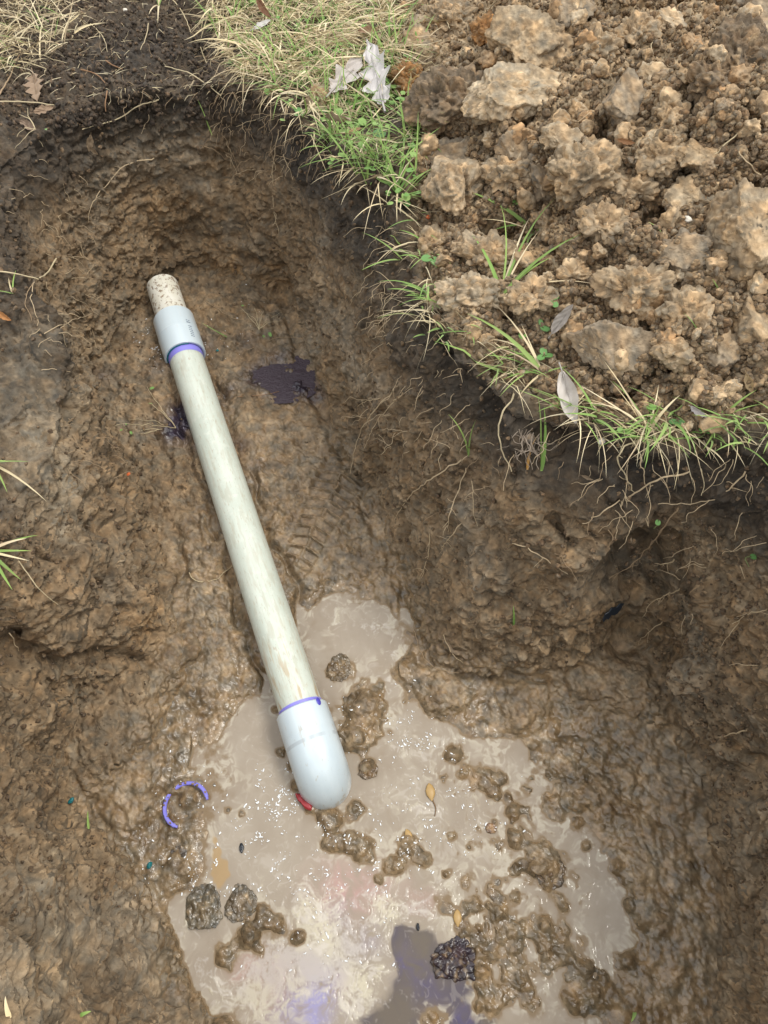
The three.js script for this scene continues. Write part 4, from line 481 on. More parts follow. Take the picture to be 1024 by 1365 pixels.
crumbs('soil_crumbs', 'dark crumbs of earth on the banks and walls of the pit', 5200, 72, r => { const px = -30 + r() * 1084, py = -20 + r() * 1250, p = hit(px, py); const s = lerpG(SG, p.x, p.z); if (p.y < .1 || lerpG(PG, p.x, p.z) > .3) return null; const cr = zsum(CRUMB, p.x, p.y, p.z), sm = zsum(SMOOTH, p.x, p.y, p.z); if (r() < sm * 1.5 || r() > .3 + cr) return null; return p; }, [.0018, .008], [[.30, .205, .12], [.34, .24, .14], [.26, .18, .105], [.38, .27, .165], [.22, .15, .09]]);
crumbs('soil_crumbs', 'dark crumbs of topsoil on the bare ground at the far end', 4200, 73, r => { const p = hit(-30 + r() * 350, -40 + r() * 210); return p.y > .45 && r() < .35 + 1.4 * n3(p.x * 7, 2, p.z * 7) + .3 ? p : null; }, [.002, .009], [[.11, .08, .055], [.15, .11, .075], [.2, .145, .095], [.085, .062, .045], [.24, .175, .115]]);
// ---------------------------------------------------------------- roots, grass, leaves
function taperTube(pts, r0, r1, seg = 6, per = 5, jit = 0) {
  const c = new THREE.CatmullRomCurve3(pts, false, 'centripetal'), n = Math.max(4, (pts.length - 1) * per), fr = c.computeFrenetFrames(n), P = [], I = [];
  for (let i = 0; i <= n; i++) { const q = c.getPointAt(i / n), t = i / n, r = mix(r0, r1, t) * (1 + .25 * n3(q.x * 120, q.y * 120, q.z * 120)); if (jit) q.add(V(n3(q.x * 45, q.y * 45, 1 + q.z * 45), n3(q.x * 45, 5 + q.y * 45, q.z * 45), n3(q.x * 45 + 9, q.y * 45, q.z * 45)).multiplyScalar(jit)); for (let k = 0; k < seg; k++) { const a = k / seg * 6.2832, v = fr.normals[i].clone().multiplyScalar(Math.cos(a) * r).addScaledVector(fr.binormals[i], Math.sin(a) * r).add(q); P.push(v.x, v.y, v.z); } }
  for (let i = 0; i < n; i++) for (let k = 0; k < seg; k++) { const a = i * seg + k, b = i * seg + (k + 1) % seg; I.push(a, b, a + seg, b, b + seg, a + seg); }
  const g = new THREE.BufferGeometry(); g.setAttribute('position', new THREE.Float32BufferAttribute(P, 3)); g.setIndex(I); g.computeVertexNormals(); return g;
}
const rootTex = (() => tex(64, 64, (i, j, c) => { const n = .82 + .18 * n3(i * .3, j * .3, 1); c[0] = n; c[1] = n * .98; c[2] = n * .93; }, true))();
const rootMat = c => new THREE.MeshStandardMaterial({ name: 'root', color: new THREE.Color(...c), roughness: .85 });
const PALER = rootMat([.47, .36, .22]), MIDR = rootMat([.32, .225, .13]), DARKR = rootMat([.15, .10, .065]), STRAW = rootMat([.50, .41, .25]), BROWNR = rootMat([.25, .14, .07]);
const onSurf = (px, py, lift) => { const p = hit(px, py), n = slopeN(p.x, p.z); return p.addScaledVector(n, lift); };
// [pixels, radius mm at the ends, lift mm, material, name, label, side rootlets]
const ROOTS = [
  [[[373, 172], [366, 230], [368, 290], [373, 312]], 2.2, 1, 6, PALER, 'root', 'long thin root running straight down the trench wall near the far turf', 5],
  [[[206, 210], [170, 218], [142, 245], [120, 275], [118, 296]], 2.4, 1.1, 5, PALER, 'root', 'curved pale root on the far end wall of the trench', 6],
  [[[210, 132], [184, 141], [160, 156], [108, 172]], 2.6, 1.6, 8, STRAW, 'twig', 'pale bent twig lying on the dark soil at the far end', 0],
  [[[222, 92], [262, 104], [298, 127]], 2.4, 1.8, 8, STRAW, 'straw', 'straight pale straw lying on dark soil at the far end left of the turf', 0],
  [[[528, 520], [503, 548], [482, 582], [470, 632]], 2.2, 1, 12, PALER, 'root', 'long curved pale root hanging down from the bank lip over the trench', 2],
  [[[543, 522], [520, 545], [503, 565], [488, 596]], 1.8, .8, 12, PALER, 'root', 'second pale root hanging just right of the long curved one', 2],
  [[[512, 530], [498, 535], [478, 541]], 1.5, .7, 10, PALER, 'root', 'short pale root pointing left over the trench', 2],
  [[[616, 610], [584, 636], [548, 662], [528, 692]], 2.4, 1, 9, PALER, 'root', 'straight pale root slanting down left under the green hanging blade', 1],
  [[[622, 622], [612, 650], [602, 685], [598, 708]], 2.2, .8, 7, PALER, 'root', 'crooked branching root hanging below the green blade', 7],
  [[[632, 640], [634, 668], [638, 702]], 1.6, .8, 7, PALER, 'root', 'short straight root right of the crooked branching one', 3],
  [[[575, 712], [572, 740], [560, 772]], 1.8, .7, 6, PALER, 'root', 'small forked root low on the pit wall left', 6],
  [[[622, 688], [606, 710], [588, 732]], 1.7, .8, 7, PALER, 'root', 'short slanting root under the crooked branching one', 5],
  [[[685, 722], [706, 730], [730, 745], [756, 765]], 1.9, 1, 6, PALER, 'root', 'pale root lying across the middle of the pit wall', 1],
  [[[918, 626], [880, 636], [840, 656], [808, 678], [778, 697]], 3, 1.4, 10, PALER, 'root', 'thick pale root slanting left across the wall under the edge grass', 4],
  [[[856, 580], [828, 600], [824, 618], [848, 654]], 2.5, 1.4, 16, STRAW, 'root', 'bent straw coloured runner looping out under the edge grass', 1],
  [[[996, 626], [970, 652], [925, 668], [876, 668]], 2.3, 1, 8, PALER, 'root', 'arched pale root sagging across the right of the wall', 2],
  [[[902, 672], [878, 706], [852, 738], [836, 752], [812, 768]], 2.2, .8, 9, MIDR, 'root', 'brown root with fine branches reaching into the dark hollow', 12],
  [[[856, 606], [861, 636], [864, 662]], 1.7, 1, 9, PALER, 'root', 'thin upright root hanging between the runner and the arched root', 0],
  [[[936, 622], [938, 645], [940, 661]], 1.6, .9, 8, STRAW, 'straw', 'short upright straw on the dark soil at the right', 0],
  [[[901, 743], [888, 750], [872, 749]], 2.4, 1.2, 8, PALER, 'root', 'short white forked root over the dark hollow', 5],
  [[[910, 784], [888, 792], [872, 802], [858, 822]], 2.1, .7, 8, PALER, 'root', 'pale branching root below the white forked one', 6],
  [[[886, 828], [872, 838], [850, 856]], 1.6, .7, 7, PALER, 'root', 'thin root at the bottom of the dark hollow', 3],
  [[[551, 832], [566, 875], [585, 892], [612, 896]], 1.6, .8, 4, MIDR, 'root', 'fine brown root curving along the foot of the pit wall', 0],
  [[[592, 846], [602, 868], [617, 884]], 1.5, .8, 4, PALER, 'root', 'short fine root at the wall foot right of the brown curved one', 0],
  [[[686, 526], [674, 560], [672, 590], [684, 626]], 2.6, 1.6, 14, STRAW, 'root', 'pale stiff stalk hanging at the left of the root tangle', 0],
  [[[254, 764], [262, 775], [285, 773], [311, 754]], 1.6, .9, 5, STRAW, 'root', 'thin curved root just left of the middle of the pipe', 0],
  [[[1000, 972], [978, 976], [956, 982]], 2.5, 1, 6, PALER, 'root', 'pale splinter of root on the right bank near the puddle', 1],
  [[[1026, 812], [1000, 818], [978, 830]], 1.7, .8, 6, PALER, 'root', 'thin pale root at the right edge of the bank', 2],
  [[[68, 346], [56, 362], [42, 376]], 2.8, 2.6, 20, STRAW, 'runner', 'pinkish straw runner sticking up at the left bank edge', 0],
  [[[-8, 363], [18, 370], [42, 377]], 2.6, 2.4, 20, STRAW, 'runner', 'pale runner lying along the left bank edge towards the picture border', 0],
  [[[42, 378], [44, 400], [52, 436]], 1.5, .8, 8, PALER, 'root', 'thin root hanging from the runner on the left bank', 0],
  [[[40, 378], [36, 398], [44, 428]], 1.3, .7, 8, MIDR, 'root', 'brown thin root beside the one hanging from the left runner', 0],
  [[[0, 138], [30, 139], [74, 142]], 2.8, 2.2, 9, STRAW, 'straw', 'thick pale straw lying level at the upper left edge', 0],
  [[[40, 60], [60, 78], [92, 87]], 2, 1.2, 8, STRAW, 'straw', 'pale straw slanting below the upper left grass', 0],
  [[[0, 130], [18, 98], [30, 72]], 3.2, 2, 10, MIDR, 'twig', 'grey brown twig leaning at the upper left edge', 0],
  [[[108, 96], [128, 102], [143, 113]], 3, 2.2, 8, BROWNR, 'twig', 'short reddish brown twig on the dark soil at the far end', 0],
  [[[143, 83], [155, 90], [166, 94]], 2.8, 2, 8, BROWNR, 'twig', 'small brown twig above the reddish one on the dark soil', 0],
  [[[142, 124], [139, 136], [140, 148]], 3, 2, 7, BROWNR, 'twig', 'orange brown stub of twig standing on the dark soil', 0],
  [[[122, 34], [140, 52], [146, 74]], 1.8, 1, 12, STRAW, 'straw', 'upright straw with side stalk on the dark soil at the far left', 2],
  [[[199, 34], [195, 54], [189, 70]], 2, 1.2, 10, STRAW, 'straw', 'straw below the small tuft at the top', 0],
  [[[225, -4], [240, 20], [252, 48]], 2.6, 1.6, 14, STRAW, 'straw', 'long straw slanting down right from the small tuft at the top', 0],
  [[[270, 64], [275, 80], [282, 98]], 2.2, 1, 10, STRAW, 'straw', 'forked straw at the left border of the turf', 2],
  [[[199, 152], [194, 165], [188, 178]], 1.6, .8, 6, PALER, 'root', 'small pale rootlet on the far end wall above the curved root', 1],
  [[[272, 194], [288, 200], [300, 212]], 1.4, .8, 5, MIDR, 'root', 'small brown rootlet on the far end wall at the right', 0],
  [[[380, 205], [388, 222], [392, 240]], 1.4, .6, 7, PALER, 'root', 'forked fine root on the trench wall right of the long straight one', 5],
  [[[1004, 178], [985, 182], [962, 192], [945, 220]], 2.2, 1.4, 16, STRAW, 'root', 'pale root curved over the clods at the right of the heap', 0],
  [[[1024, 262], [1000, 272], [975, 286]], 2, 1.2, 16, PALER, 'root', 'pale root on the large block at the right edge', 1],
  [[[1008, 232], [990, 215], [984, 200]], 2, 1.2, 18, PALER, 'root', 'crossing pale root beside the dark hole at the right of the heap', 0],
  [[[876, 48], [868, 66], [862, 82]], 1.8, 1.2, 16, STRAW, 'root', 'short straw coloured root high on the heap', 0],
  [[[838, 112], [834, 132], [832, 152]], 1.7, 1, 22, STRAW, 'root', 'short root hanging over the spade cut clod', 0],
  [[[716, 148], [704, 160], [690, 172]], 1.5, .8, 16, PALER, 'root', 'thin root slanting over the bright crumbled clod', 0],
  [[[672, 150], [674, 185], [668, 208]], 1.5, .8, 18, PALER, 'root', 'fine root hanging in the dark gap beside the grey slab', 3],
  [[[668, 2], [655, 14], [640, 22]], 2, 1.2, 16, PALER, 'root', 'pale root near the top edge of the heap', 1],
  [[[586, 10], [592, 28], [602, 46]], 2.2, 1.4, 16, STRAW, 'straw', 'pale straw leaning on the heap near the turf', 1],
  [[[800, 155], [780, 162], [770, 166]], 1.7, 1, 16, PALER, 'root', 'little pale root above the dark hole in the middle of the heap', 0],
  [[[306, 950], [322, 962], [344, 972]], 1.3, .8, 3, MIDR, 'twig', 'thin twig floating on the puddle left of the elbow', 4],
  [[[10, 842], [18, 856], [24, 868]], 1.6, .9, 6, PALER, 'root', 'pale hooked rootlet at the left border over the dark crease', 0],
  [[[62, 448], [76, 436], [122, 418]], 1.3, .7, 9, PALER, 'root', 'thin straight root pointing right from the left bank', 1],
  [[[56, 494], [74, 492], [94, 496]], 1.2, .7, 5, PALER, 'root', 'fine level root across the grey left bank', 0],
  [[[82, 428], [92, 436], [104, 444]], 1.3, .7, 8, PALER, 'root', 'fine root just below the straight one on the left bank', 0],
  [[[140, 588], [156, 600], [172, 604]], 1.3, .7, 5, MIDR, 'root', 'fine brown root left of the pipe near the sprig', 1],
  [[[276, 403], [310, 424], [346, 432]], 1.6, .9, 5, MIDR, 'root', 'thin brown root right of the coupling', 0],
  [[[330, 468], [372, 452], [408, 452]], 1.3, .7, 5, MIDR, 'root', 'fine arched root right of the pipe near the far sprig', 0],
  [[[318, 530], [345, 528], [378, 522]], 1.6, .9, 5, BROWNR, 'twig', 'thin orange brown twig beside the pipe at the dark purple stain', 1],
  [[[20, 748], [45, 785], [72, 806]], 1.7, 1, 12, STRAW, 'straw', 'long straw drooping from the lower left grass tuft', 0],
];
ROOTS.forEach(([l, r0, r1, lift, mat, name, label, side], i) => {
  const pts = l.map(([px, py], k) => onSurf(px, py, (lift * (name === 'root' && k === l.length - 1 ? .6 : 1)) / 1000)), o = pts[0].clone(), r = rng(1500 + i), loc = pts.map(p => p.clone().sub(o));
  const t = base(name, o.toArray(), label, name); const main = taperTube(loc, r0 / 1000 * .8, r1 / 1000 * .8, 6, 7, name === 'root' ? .006 : .0025); mesh('stem', main, mat, t);
  const c = new THREE.CatmullRomCurve3(loc); for (let k = 0; k < side; k++) { const u = .15 + .8 * r(), q = c.getPoint(u), tg = c.getTangent(u); const d = V(r() - .5, r() - .75, r() - .4).normalize().multiplyScalar(.012 + .022 * r()); mesh('rootlet', taperTube([q, q.clone().addScaledVector(d, .5).add(V((r() - .5) * .006, (r() - .5) * .006, (r() - .5) * .006)), q.clone().add(d)], .0008, .0004, 4, 3, .003), mat, t); }
});
// fine rootlets under the turf and on the left bank
{ const r = rng(404), areas = [[[490, 300, 560, 460], 60, PALER], [[560, 470, 760, 610], 52, PALER], [[780, 600, 1020, 690], 34, PALER], [[480, 450, 600, 600], 30, PALER], [[560, 600, 820, 760], 18, MIDR], [[50, 300, 125, 470], 34, PALER], [[60, 540, 160, 640], 14, MIDR], [[290, 70, 440, 215], 150, MIDR], [[290, 70, 460, 240], 60, PALER], [[900, 700, 1020, 900], 14, PALER], [[0, 200, 110, 300], 16, PALER], [[100, 60, 290, 140], 26, MIDR]];
  const parts = { p: [], m: [] };
  for (const [[x0, y0, x1, y1], n, mat] of areas) for (let k = 0; k < n; k++) { const px = mix(x0, x1, r()), py = mix(y0, y1, r()); let q = onSurf(px, py, .001); if (lerpG(SG, q.x, q.z) > .995 && x0 > 480) continue; const L = .02 + .07 * r() ** 1.3, pts = [q]; let d = slopeN(q.x, q.z).multiplyScalar(.8).add(V((r() - .5) * 1.4, -.5 * r(), (r() - .5) * 1.2)).normalize(); for (let s = 0; s < 3; s++) { q = q.clone().addScaledVector(d, L / 3); const h = hAt(q.x, q.z); if (q.y < h) q.y = h + .001; pts.push(q); d = d.clone().add(V((r() - .5) * .8, -.45, (r() - .5) * .8)).normalize(); } const g = taperTube(pts, .0010, .0004, 4, 5, .009); parts[mat === PALER ? 'p' : 'm'].push(g); }
  tag(mesh('fine_roots', BGU.mergeGeometries(parts.p), PALER), 'mass of hair fine pale rootlets hanging out of the cut topsoil', null, null, 'stuff');
  tag(mesh('fine_roots', BGU.mergeGeometries(parts.m), MIDR), 'hair fine brown rootlets in the cut banks', null, null, 'stuff'); }
{ // tangle of roots under the hanging leaf
  const c = onSurf(702, 585, .012), t = base('root_tangle', c.toArray(), 'grey tangle of fine roots under the edge grass left of the hanging leaf', 'roots'), r = rng(77), mat = rootMat([.30, .24, .18]); mesh('lump', clodGeo(88, .012, 8, { facets: 6, crumb: 1, tone: [.28, .22, .16] }), clodMat, t);
  for (let k = 0; k < 26; k++) { let q = V((r() - .5) * .05, (r() - .5) * .05, (r() - .5) * .03), pts = [q]; let d = V(r() - .6, -.3 - r() * .5, r() * .7).normalize(); for (let s = 0; s < 4; s++) { q = q.clone().addScaledVector(d, .012 + .008 * r()); pts.push(q); d = d.clone().add(V((r() - .5) * 2.2, (r() - .5) * 1.4, (r() - .5) * 1.4)).normalize(); } mesh('rootlet', taperTube(pts, .0013, .0005, 4, 5, .007), mat, t); } }

// blades of grass: strips with a fold along the middle
class Blades { constructor() { this.P = []; this.C = []; this.I = []; }
  add(p, dir, len, w, droop, col, tip, r, floorLift = .002, twist = 0) { const N = 6, b = this.P.length / 3; let q = p.clone(), d = dir.clone().normalize(); const side0 = d.clone().cross(V(0, 1, 0)); if (side0.lengthSq() < 1e-4) side0.set(1, 0, 0); side0.normalize().applyAxisAngle(d, twist);
    const bend = V((r() - .5) * .5, 0, (r() - .5) * .5);
    for (let i = 0; i <= N; i++) { const t = i / N, ww = w * (t < .15 ? .7 + 2 * t : Math.pow(1 - t, .7) * 1.12 + .04) / 2, up = side0.clone().cross(d).normalize(); const c = mix3(col, tip, t * t); for (const e of [-1, 0, 1]) { const v = q.clone().addScaledVector(side0, e * ww).addScaledVector(up, e ? 0 : -ww * .35); this.P.push(v.x, v.y, v.z); this.C.push(...c); }
      q = q.clone().addScaledVector(d, len / N); if (floorLift !== null) { const h = hAt(q.x, q.z) + floorLift; if (q.y < h && h - q.y < .05) { q.y = h; d.y = Math.max(d.y, -.1); } } d.add(V(bend.x * .25, -droop / N, bend.z * .25)).normalize(); }
    for (let i = 0; i < N; i++) for (let e = 0; e < 2; e++) { const a = b + i * 3 + e; this.I.push(a, a + 1, a + 3, a + 1, a + 4, a + 3); } return this; }
  geo(o) { const P = this.P; if (o) for (let i = 0; i < P.length; i += 3) { P[i] -= o.x; P[i + 1] -= o.y; P[i + 2] -= o.z; } const g = new THREE.BufferGeometry(); g.setAttribute('position', new THREE.Float32BufferAttribute(P, 3)); g.setAttribute('color', new THREE.Float32BufferAttribute(this.C, 3)); g.setIndex(this.I); g.computeVertexNormals(); return g; } }
const bladeMat = new THREE.MeshPhysicalMaterial({ name: 'grass_blade', vertexColors: true, side: THREE.DoubleSide, roughness: .75, transmission: .25, thickness: 0 });
const dryMat = new THREE.MeshStandardMaterial({ name: 'dry_grass', vertexColors: true, side: THREE.DoubleSide, roughness: .85 });
const dryCol = r => { const t = r(), b = .8 + .45 * r(); return mix3(mix3([.56, .45, .25], [.68, .59, .40], t), [.36, .27, .17], r() < .25 ? .8 : 0).map(v => v * b); };
const greenCol = r => { const b = .75 + .5 * r(); return mix3([.15, .28, .05], [.30, .42, .11], r()).map(v => v * b); };
const TURF = [[262, -40], [512, -40], [530, 20], [550, 90], [565, 130], [560, 220], [548, 262], [520, 285], [482, 240], [425, 190], [390, 158], [345, 112], [300, 82], [283, 40]];
const inPoly = (px, py) => inside(TURF, px, py);
{ const r = rng(31), dry = new Blades(), green = new Blades(); let k = 0, tries = 0;
  while (k < 2900 && tries++ < 40000) { const px = 250 + r() * 330, py = -50 + r() * 350; if (!inPoly(px, py)) continue; const dens = (py < 110 ? 1 : py < 160 ? .45 : .12) * clamp(.55 + 1.3 * n3(px * .035, py * .045, 9)); if (r() > dens) continue; const p = hit(px, py); if (p.y < .62) continue; p.y -= .004; const cl = n3(px * .02, py * .03, 4), a = (r() < .6 ? cl * 5 : 0) + r() * (r() < .6 ? 1.6 : 6.283), el = -.05 + .7 * r() ** 2; dry.add(p.addScaledVector(V(0, 1, 0), .03 * r()), V(Math.cos(a), el, Math.sin(a)), .05 + .16 * r() ** 1.5, .0026 + .0036 * r() ** 2, .2 + .9 * r(), dryCol(r), dryCol(r), r, .002 + .022 * r(), r() * 3); k++; }
  k = 0; tries = 0; while (k < 950 && tries++ < 20000) { const px = 260 + r() * 320, py = -50 + r() * 350; if (!inPoly(px, py)) continue; if (r() > clamp(.35 + 1.6 * n3(px * .03, py * .04, 2))) continue; const p = hit(px, py); if (p.y < .62) continue; const a = r() * 6.283, el = .3 + 1.4 * r(); green.add(p, V(Math.cos(a), el, Math.sin(a)), .05 + .11 * r(), .0032 + .0042 * r() ** 1.5, .4 + .8 * r(), greenCol(r), greenCol(r), r); k++; }
  // thatch drooping over the lip
  const lipPx = [[285, 45], [300, 78], [330, 108], [360, 128], [392, 160], [425, 192], [455, 222], [485, 252], [515, 285]]; for (let q = 0; q < 170; q++) { const i = Math.floor(r() * (lipPx.length - 1)), t = r(), f = i < 4 ? 1 : .35; if (r() > f) continue; const px = mix(lipPx[i][0], lipPx[i + 1][0], t) + 6 + r() * 12, py = mix(lipPx[i][1], lipPx[i + 1][1], t) - r() * 8; const p = onSurf(px, py, .006 + .02 * r()); dry.add(p, V(-.6 + 2.0 * (r() - .5), .1 + .6 * r(), .4 + 2.0 * (r() - .5)), .04 + .10 * r() ** 2, .002 + .0028 * r(), .5 + 1.3 * r(), dryCol(r), dryCol(r), r, .002, r() * 3); }
  tag(mesh('dry_grass', dry.geo(), dryMat), 'thick straw coloured dead grass of the turf beside the trench', null, null, 'stuff');
  tag(mesh('green_grass', green.geo(), bladeMat), 'short green grass growing through the dead turf', null, null, 'stuff'); }
{ // litter and sparse grass at the upper left, along the near edge of the heap and on the dark soil
  const r = rng(33), dry = new Blades(), green = new Blades();
  for (let q = 0; q < 520; q++) { const px = -30 + 130 * r() ** 1.5, py = -20 + 120 * r() ** 1.3; if (px + py > 150) continue; const p = hit(px, py), a = r() * 6.283; dry.add(p, V(Math.cos(a), .1 + r(), Math.sin(a)), .06 + .12 * r(), .002 + .003 * r(), .5 + .6 * r(), dryCol(r), dryCol(r), r, .003, r() * 3); if (r() < .12) green.add(p, V(Math.cos(a), .8, Math.sin(a)), .05 + .06 * r(), .004, .6, greenCol(r), greenCol(r), r); }
  const edge = [[535, 300], [545, 360], [560, 400], [590, 440], [630, 470], [690, 505], [750, 545], [800, 565], [860, 575], [930, 580], [1000, 575], [1040, 570]];
  for (let q = 0; q < 900; q++) { const i = Math.floor(r() * (edge.length - 1)), t = r(), px = mix(edge[i][0], edge[i + 1][0], t) + (r() - .35) * 46, py = mix(edge[i][1], edge[i + 1][1], t) + (r() - .6) * 44; if (r() > clamp(.28 + 2.4 * n3(px * .02, py * .02, 7))) continue; const p = onSurf(px, py, .004); if (p.y < .62) continue; const a = 2.2 + (r() - .5) * 3.6; const v = V(Math.cos(a), .15 + .4 * r(), Math.sin(a)); const L = .03 + .11 * r() ** 1.4; if (r() < .62) dry.add(p, v, L, .0016 + .002 * r(), .6 + .9 * r(), dryCol(r), dryCol(r), r, .003, r() * 3); else green.add(p, v.add(V(0, .4, 0)), L, .0035 + .0045 * r() ** 2, .7, greenCol(r), greenCol(r), r, .003); }
  for (let q = 0; q < 280; q++) { const px = 30 + r() * 260, py = r() * 140; const p = onSurf(px, py, .004), a = r() * 6.283; dry.add(p, V(Math.cos(a), .1, Math.sin(a)), .02 + .04 * r(), .002, .3, dryCol(r).map(v => v * .75), dryCol(r), r, .003, r() * 3); }
  tag(mesh('dry_grass', dry.geo(), dryMat), 'scattered dead grass along the bank edge and at the upper left', null, null, 'stuff');
  tag(mesh('green_grass', green.geo(), bladeMat), 'sparse short green grass along the bank edge and at the upper left', null, null, 'stuff'); }
// tufts and single blades: base pixel, then blades as [tip pixel, width mm, green?, lift of the tip in mm]
const TUFTS = [
  ['grass_tuft', 'tuft of green and straw blades in the middle of the bank edge', [668, 395], [[640, 330, 9, 1, 30], [782, 322, 10, 1, 40], [724, 262, 7, 1, 50], [715, 292, 6, 0, 50], [795, 378, 5, 0, 20], [690, 265, 5, 1, 60], [740, 350, 8, 1, 30], [700, 415, 5, 0, 10], [632, 395, 5, 0, 10], [728, 330, 5, 0, 40]]],
  ['grass_tuft', 'green blades lying left above the middle tuft', [712, 312], [[628, 274, 11, 1, 25], [660, 318, 10, 1, 12], [640, 308, 5, 0, 14], [690, 340, 7, 1, 12], [725, 305, 6, 1, 15]]],
  ['grass_sprig', 'broad pale green blade pointing left over the dark bank edge', [712, 508], [[590, 490, 15, 1, 40]]],
  ['grass_tuft', 'tall curved blades at the near bank edge behind the broad pale blade', [724, 498], [[632, 424, 10, 1, 30], [660, 392, 6, 0, 60], [668, 470, 6, 0, 40], [700, 440, 5, 0, 40], [672, 508, 6, 1, 10], [690, 530, 5, 0, 5], [750, 500, 5, 1, 20]]],
  ['grass_sprig', 'bright green upright blade hanging on the wall below the bank edge', [625, 608], [[620, 544, 6, 1, 22], [628, 556, 5, 1, 18]]],
  ['grass_sprig', 'dark green folded blade hanging below the dead leaf', [722, 628], [[735, 558, 9, 1, 26], [726, 540, 5, 1, 30]]],
  ['grass_sprig', 'orange brown dead blade hanging among the root tangle', [703, 626], [[711, 574, 6, 0, 20]]],
  ['grass_tuft', 'tuft of straw and green blades at the edge right of the dead leaf', [862, 580], [[812, 508, 5, 0, 40], [905, 520, 9, 0, 24], [872, 535, 6, 1, 30], [840, 548, 5, 0, 30], [770, 548, 5, 0, 24], [855, 512, 5, 0, 44], [890, 545, 6, 1, 20], [800, 500, 6, 0, 20]]],
  ['grass_tuft', 'sparse green tuft at the right end of the bank edge', [958, 565], [[1000, 535, 5, 1, 30], [975, 530, 6, 1, 30], [930, 545, 5, 0, 20], [940, 600, 6, 1, 2], [985, 575, 5, 0, 10]]],
  ['grass_tuft', 'green tuft at the trench lip below the turf', [530, 258], [[486, 274, 10, 1, 15], [505, 205, 7, 1, 40], [540, 210, 6, 1, 40], [556, 232, 8, 1, 25], [520, 222, 6, 1, 40], [528, 296, 5, 0, 4], [566, 236, 7, 1, 20], [545, 190, 5, 1, 40]]],
  ['grass_tuft', 'small tuft of straw and green blades at the top edge', [212, 8], [[205, -20, 8, 1, 30], [222, -14, 7, 0, 30], [216, 34, 8, 0, 6], [230, -8, 6, 1, 20], [200, 24, 7, 0, 6]]],
  ['grass_tuft', 'pale green tuft reaching in at the left border', [-14, 618], [[58, 660, 6, 0, 30], [40, 634, 8, 1, 40], [28, 650, 7, 1, 30], [22, 628, 7, 1, 40]]],
  ['grass_tuft', 'bushy green and straw tuft at the left border below the pale one', [-16, 735], [[20, 715, 8, 0, 40], [34, 722, 7, 1, 30], [18, 770, 9, 1, 20], [22, 752, 7, 0, 30], [12, 780, 9, 1, 10], [30, 740, 7, 1, 20]]],
  ['grass_tuft', 'few blades on the heap left of the smooth brown lump', [560, 66], [[552, 34, 5, 1, 40], [578, 30, 4, 1, 50], [570, 70, 5, 0, 10], [583, 45, 5, 0, 30]]],
  ['grass_sprig', 'single short green blade on the heap above the clay slab', [882, 312], [[866, 306, 7, 1, 12]]],
  ['grass_sprig', 'single green blade in the gap under the clay slab', [956, 400], [[944, 384, 7, 1, 12]]],
  ['grass_sprig', 'thin green blade on the low right clods', [934, 462], [[916, 432, 6, 1, 14]]],
  ['grass_sprig', 'short green blade stuck upright in the pit wall', [685, 834], [[684, 808, 6, 1, 9]]],
  ['grass_sprig', 'green blade lying on the mud right of the coupling', [304, 450], [[266, 440, 6, 1, 8]]],
  ['grass_sprig', 'thin green blade standing on the far end wall', [283, 180], [[266, 140, 5, 1, 12]]],
  ['grass_sprig', 'tiny green sprout on the mud left of the purple ring', [118, 1106], [[115, 1088, 6, 1, 10]]],
  ['grass_sprig', 'tiny green blade on the lower left slope', [106, 1355], [[118, 1352, 7, 1, 6]]],
  ['grass_sprig', 'white green blade at the bottom left corner', [12, 1358], [[0, 1336, 8, 0, 10]]],
  ['grass_sprig', 'thin green blade floating at the bottom edge right of the puddle', [846, 1348], [[842, 1362, 8, 1, 6]]],
  ['grass_tuft', 'few green blades at the left bank edge under the runner', [18, 392], [[16, 365, 5, 1, 20], [-6, 392, 6, 1, 18], [8, 372, 5, 0, 18]]],
];
TUFTS.forEach(([name, label, b, list], i) => { const o = onSurf(b[0], b[1], .002), t = base(name, o.toArray(), label, 'grass'), r = rng(2000 + i);
  for (const [px, py, w, green, lift] of list) { const e = onSurf(px, py, lift / 1000), bl = new Blades(), v = e.clone().sub(o), len = v.length(), arc = .35; bl.add(o.clone(), v.clone().normalize().add(V(0, arc, 0)), len * 1.06, w / 1000, arc * 2.0, green ? greenCol(r) : /orange/.test(label) ? [.5, .26, .06] : dryCol(r), green ? greenCol(r).map((q, k) => q * 1.15 + [.04, .03, .01][k]) : dryCol(r), r, .003, (r() - .5) * .8); mesh('blade', bl.geo(o), green ? bladeMat : dryMat, t); } });
// clover sprigs and little leafy weeds
const leafletGeo = (() => { const P = [[0, 0, 0]], I = [], N = 14; for (let k = 0; k <= N; k++) { const a = -Math.PI * .92 + k / N * Math.PI * 1.84, rr = .5 * (1 - .12 * Math.exp(-a * a * 12)); P.push([Math.sin(a) * rr * .85, .06 * Math.abs(Math.sin(a)) , .5 + Math.cos(a) * rr]); } for (let k = 1; k <= N; k++) I.push(0, k, k + 1); P[0] = [0, -.02, .42]; const g = new THREE.BufferGeometry(); g.setAttribute('position', new THREE.Float32BufferAttribute(P.flat(), 3)); g.setIndex(I); g.computeVertexNormals(); return g; })();
const leafMat = c => new THREE.MeshPhysicalMaterial({ name: 'leaf_green', color: new THREE.Color(...c), side: THREE.DoubleSide, roughness: .6, transmission: .25, thickness: 0 });
const LM = [leafMat([.13, .30, .07]), leafMat([.19, .36, .08]), leafMat([.10, .24, .06])], stemMat = leafMat([.22, .30, .10]);
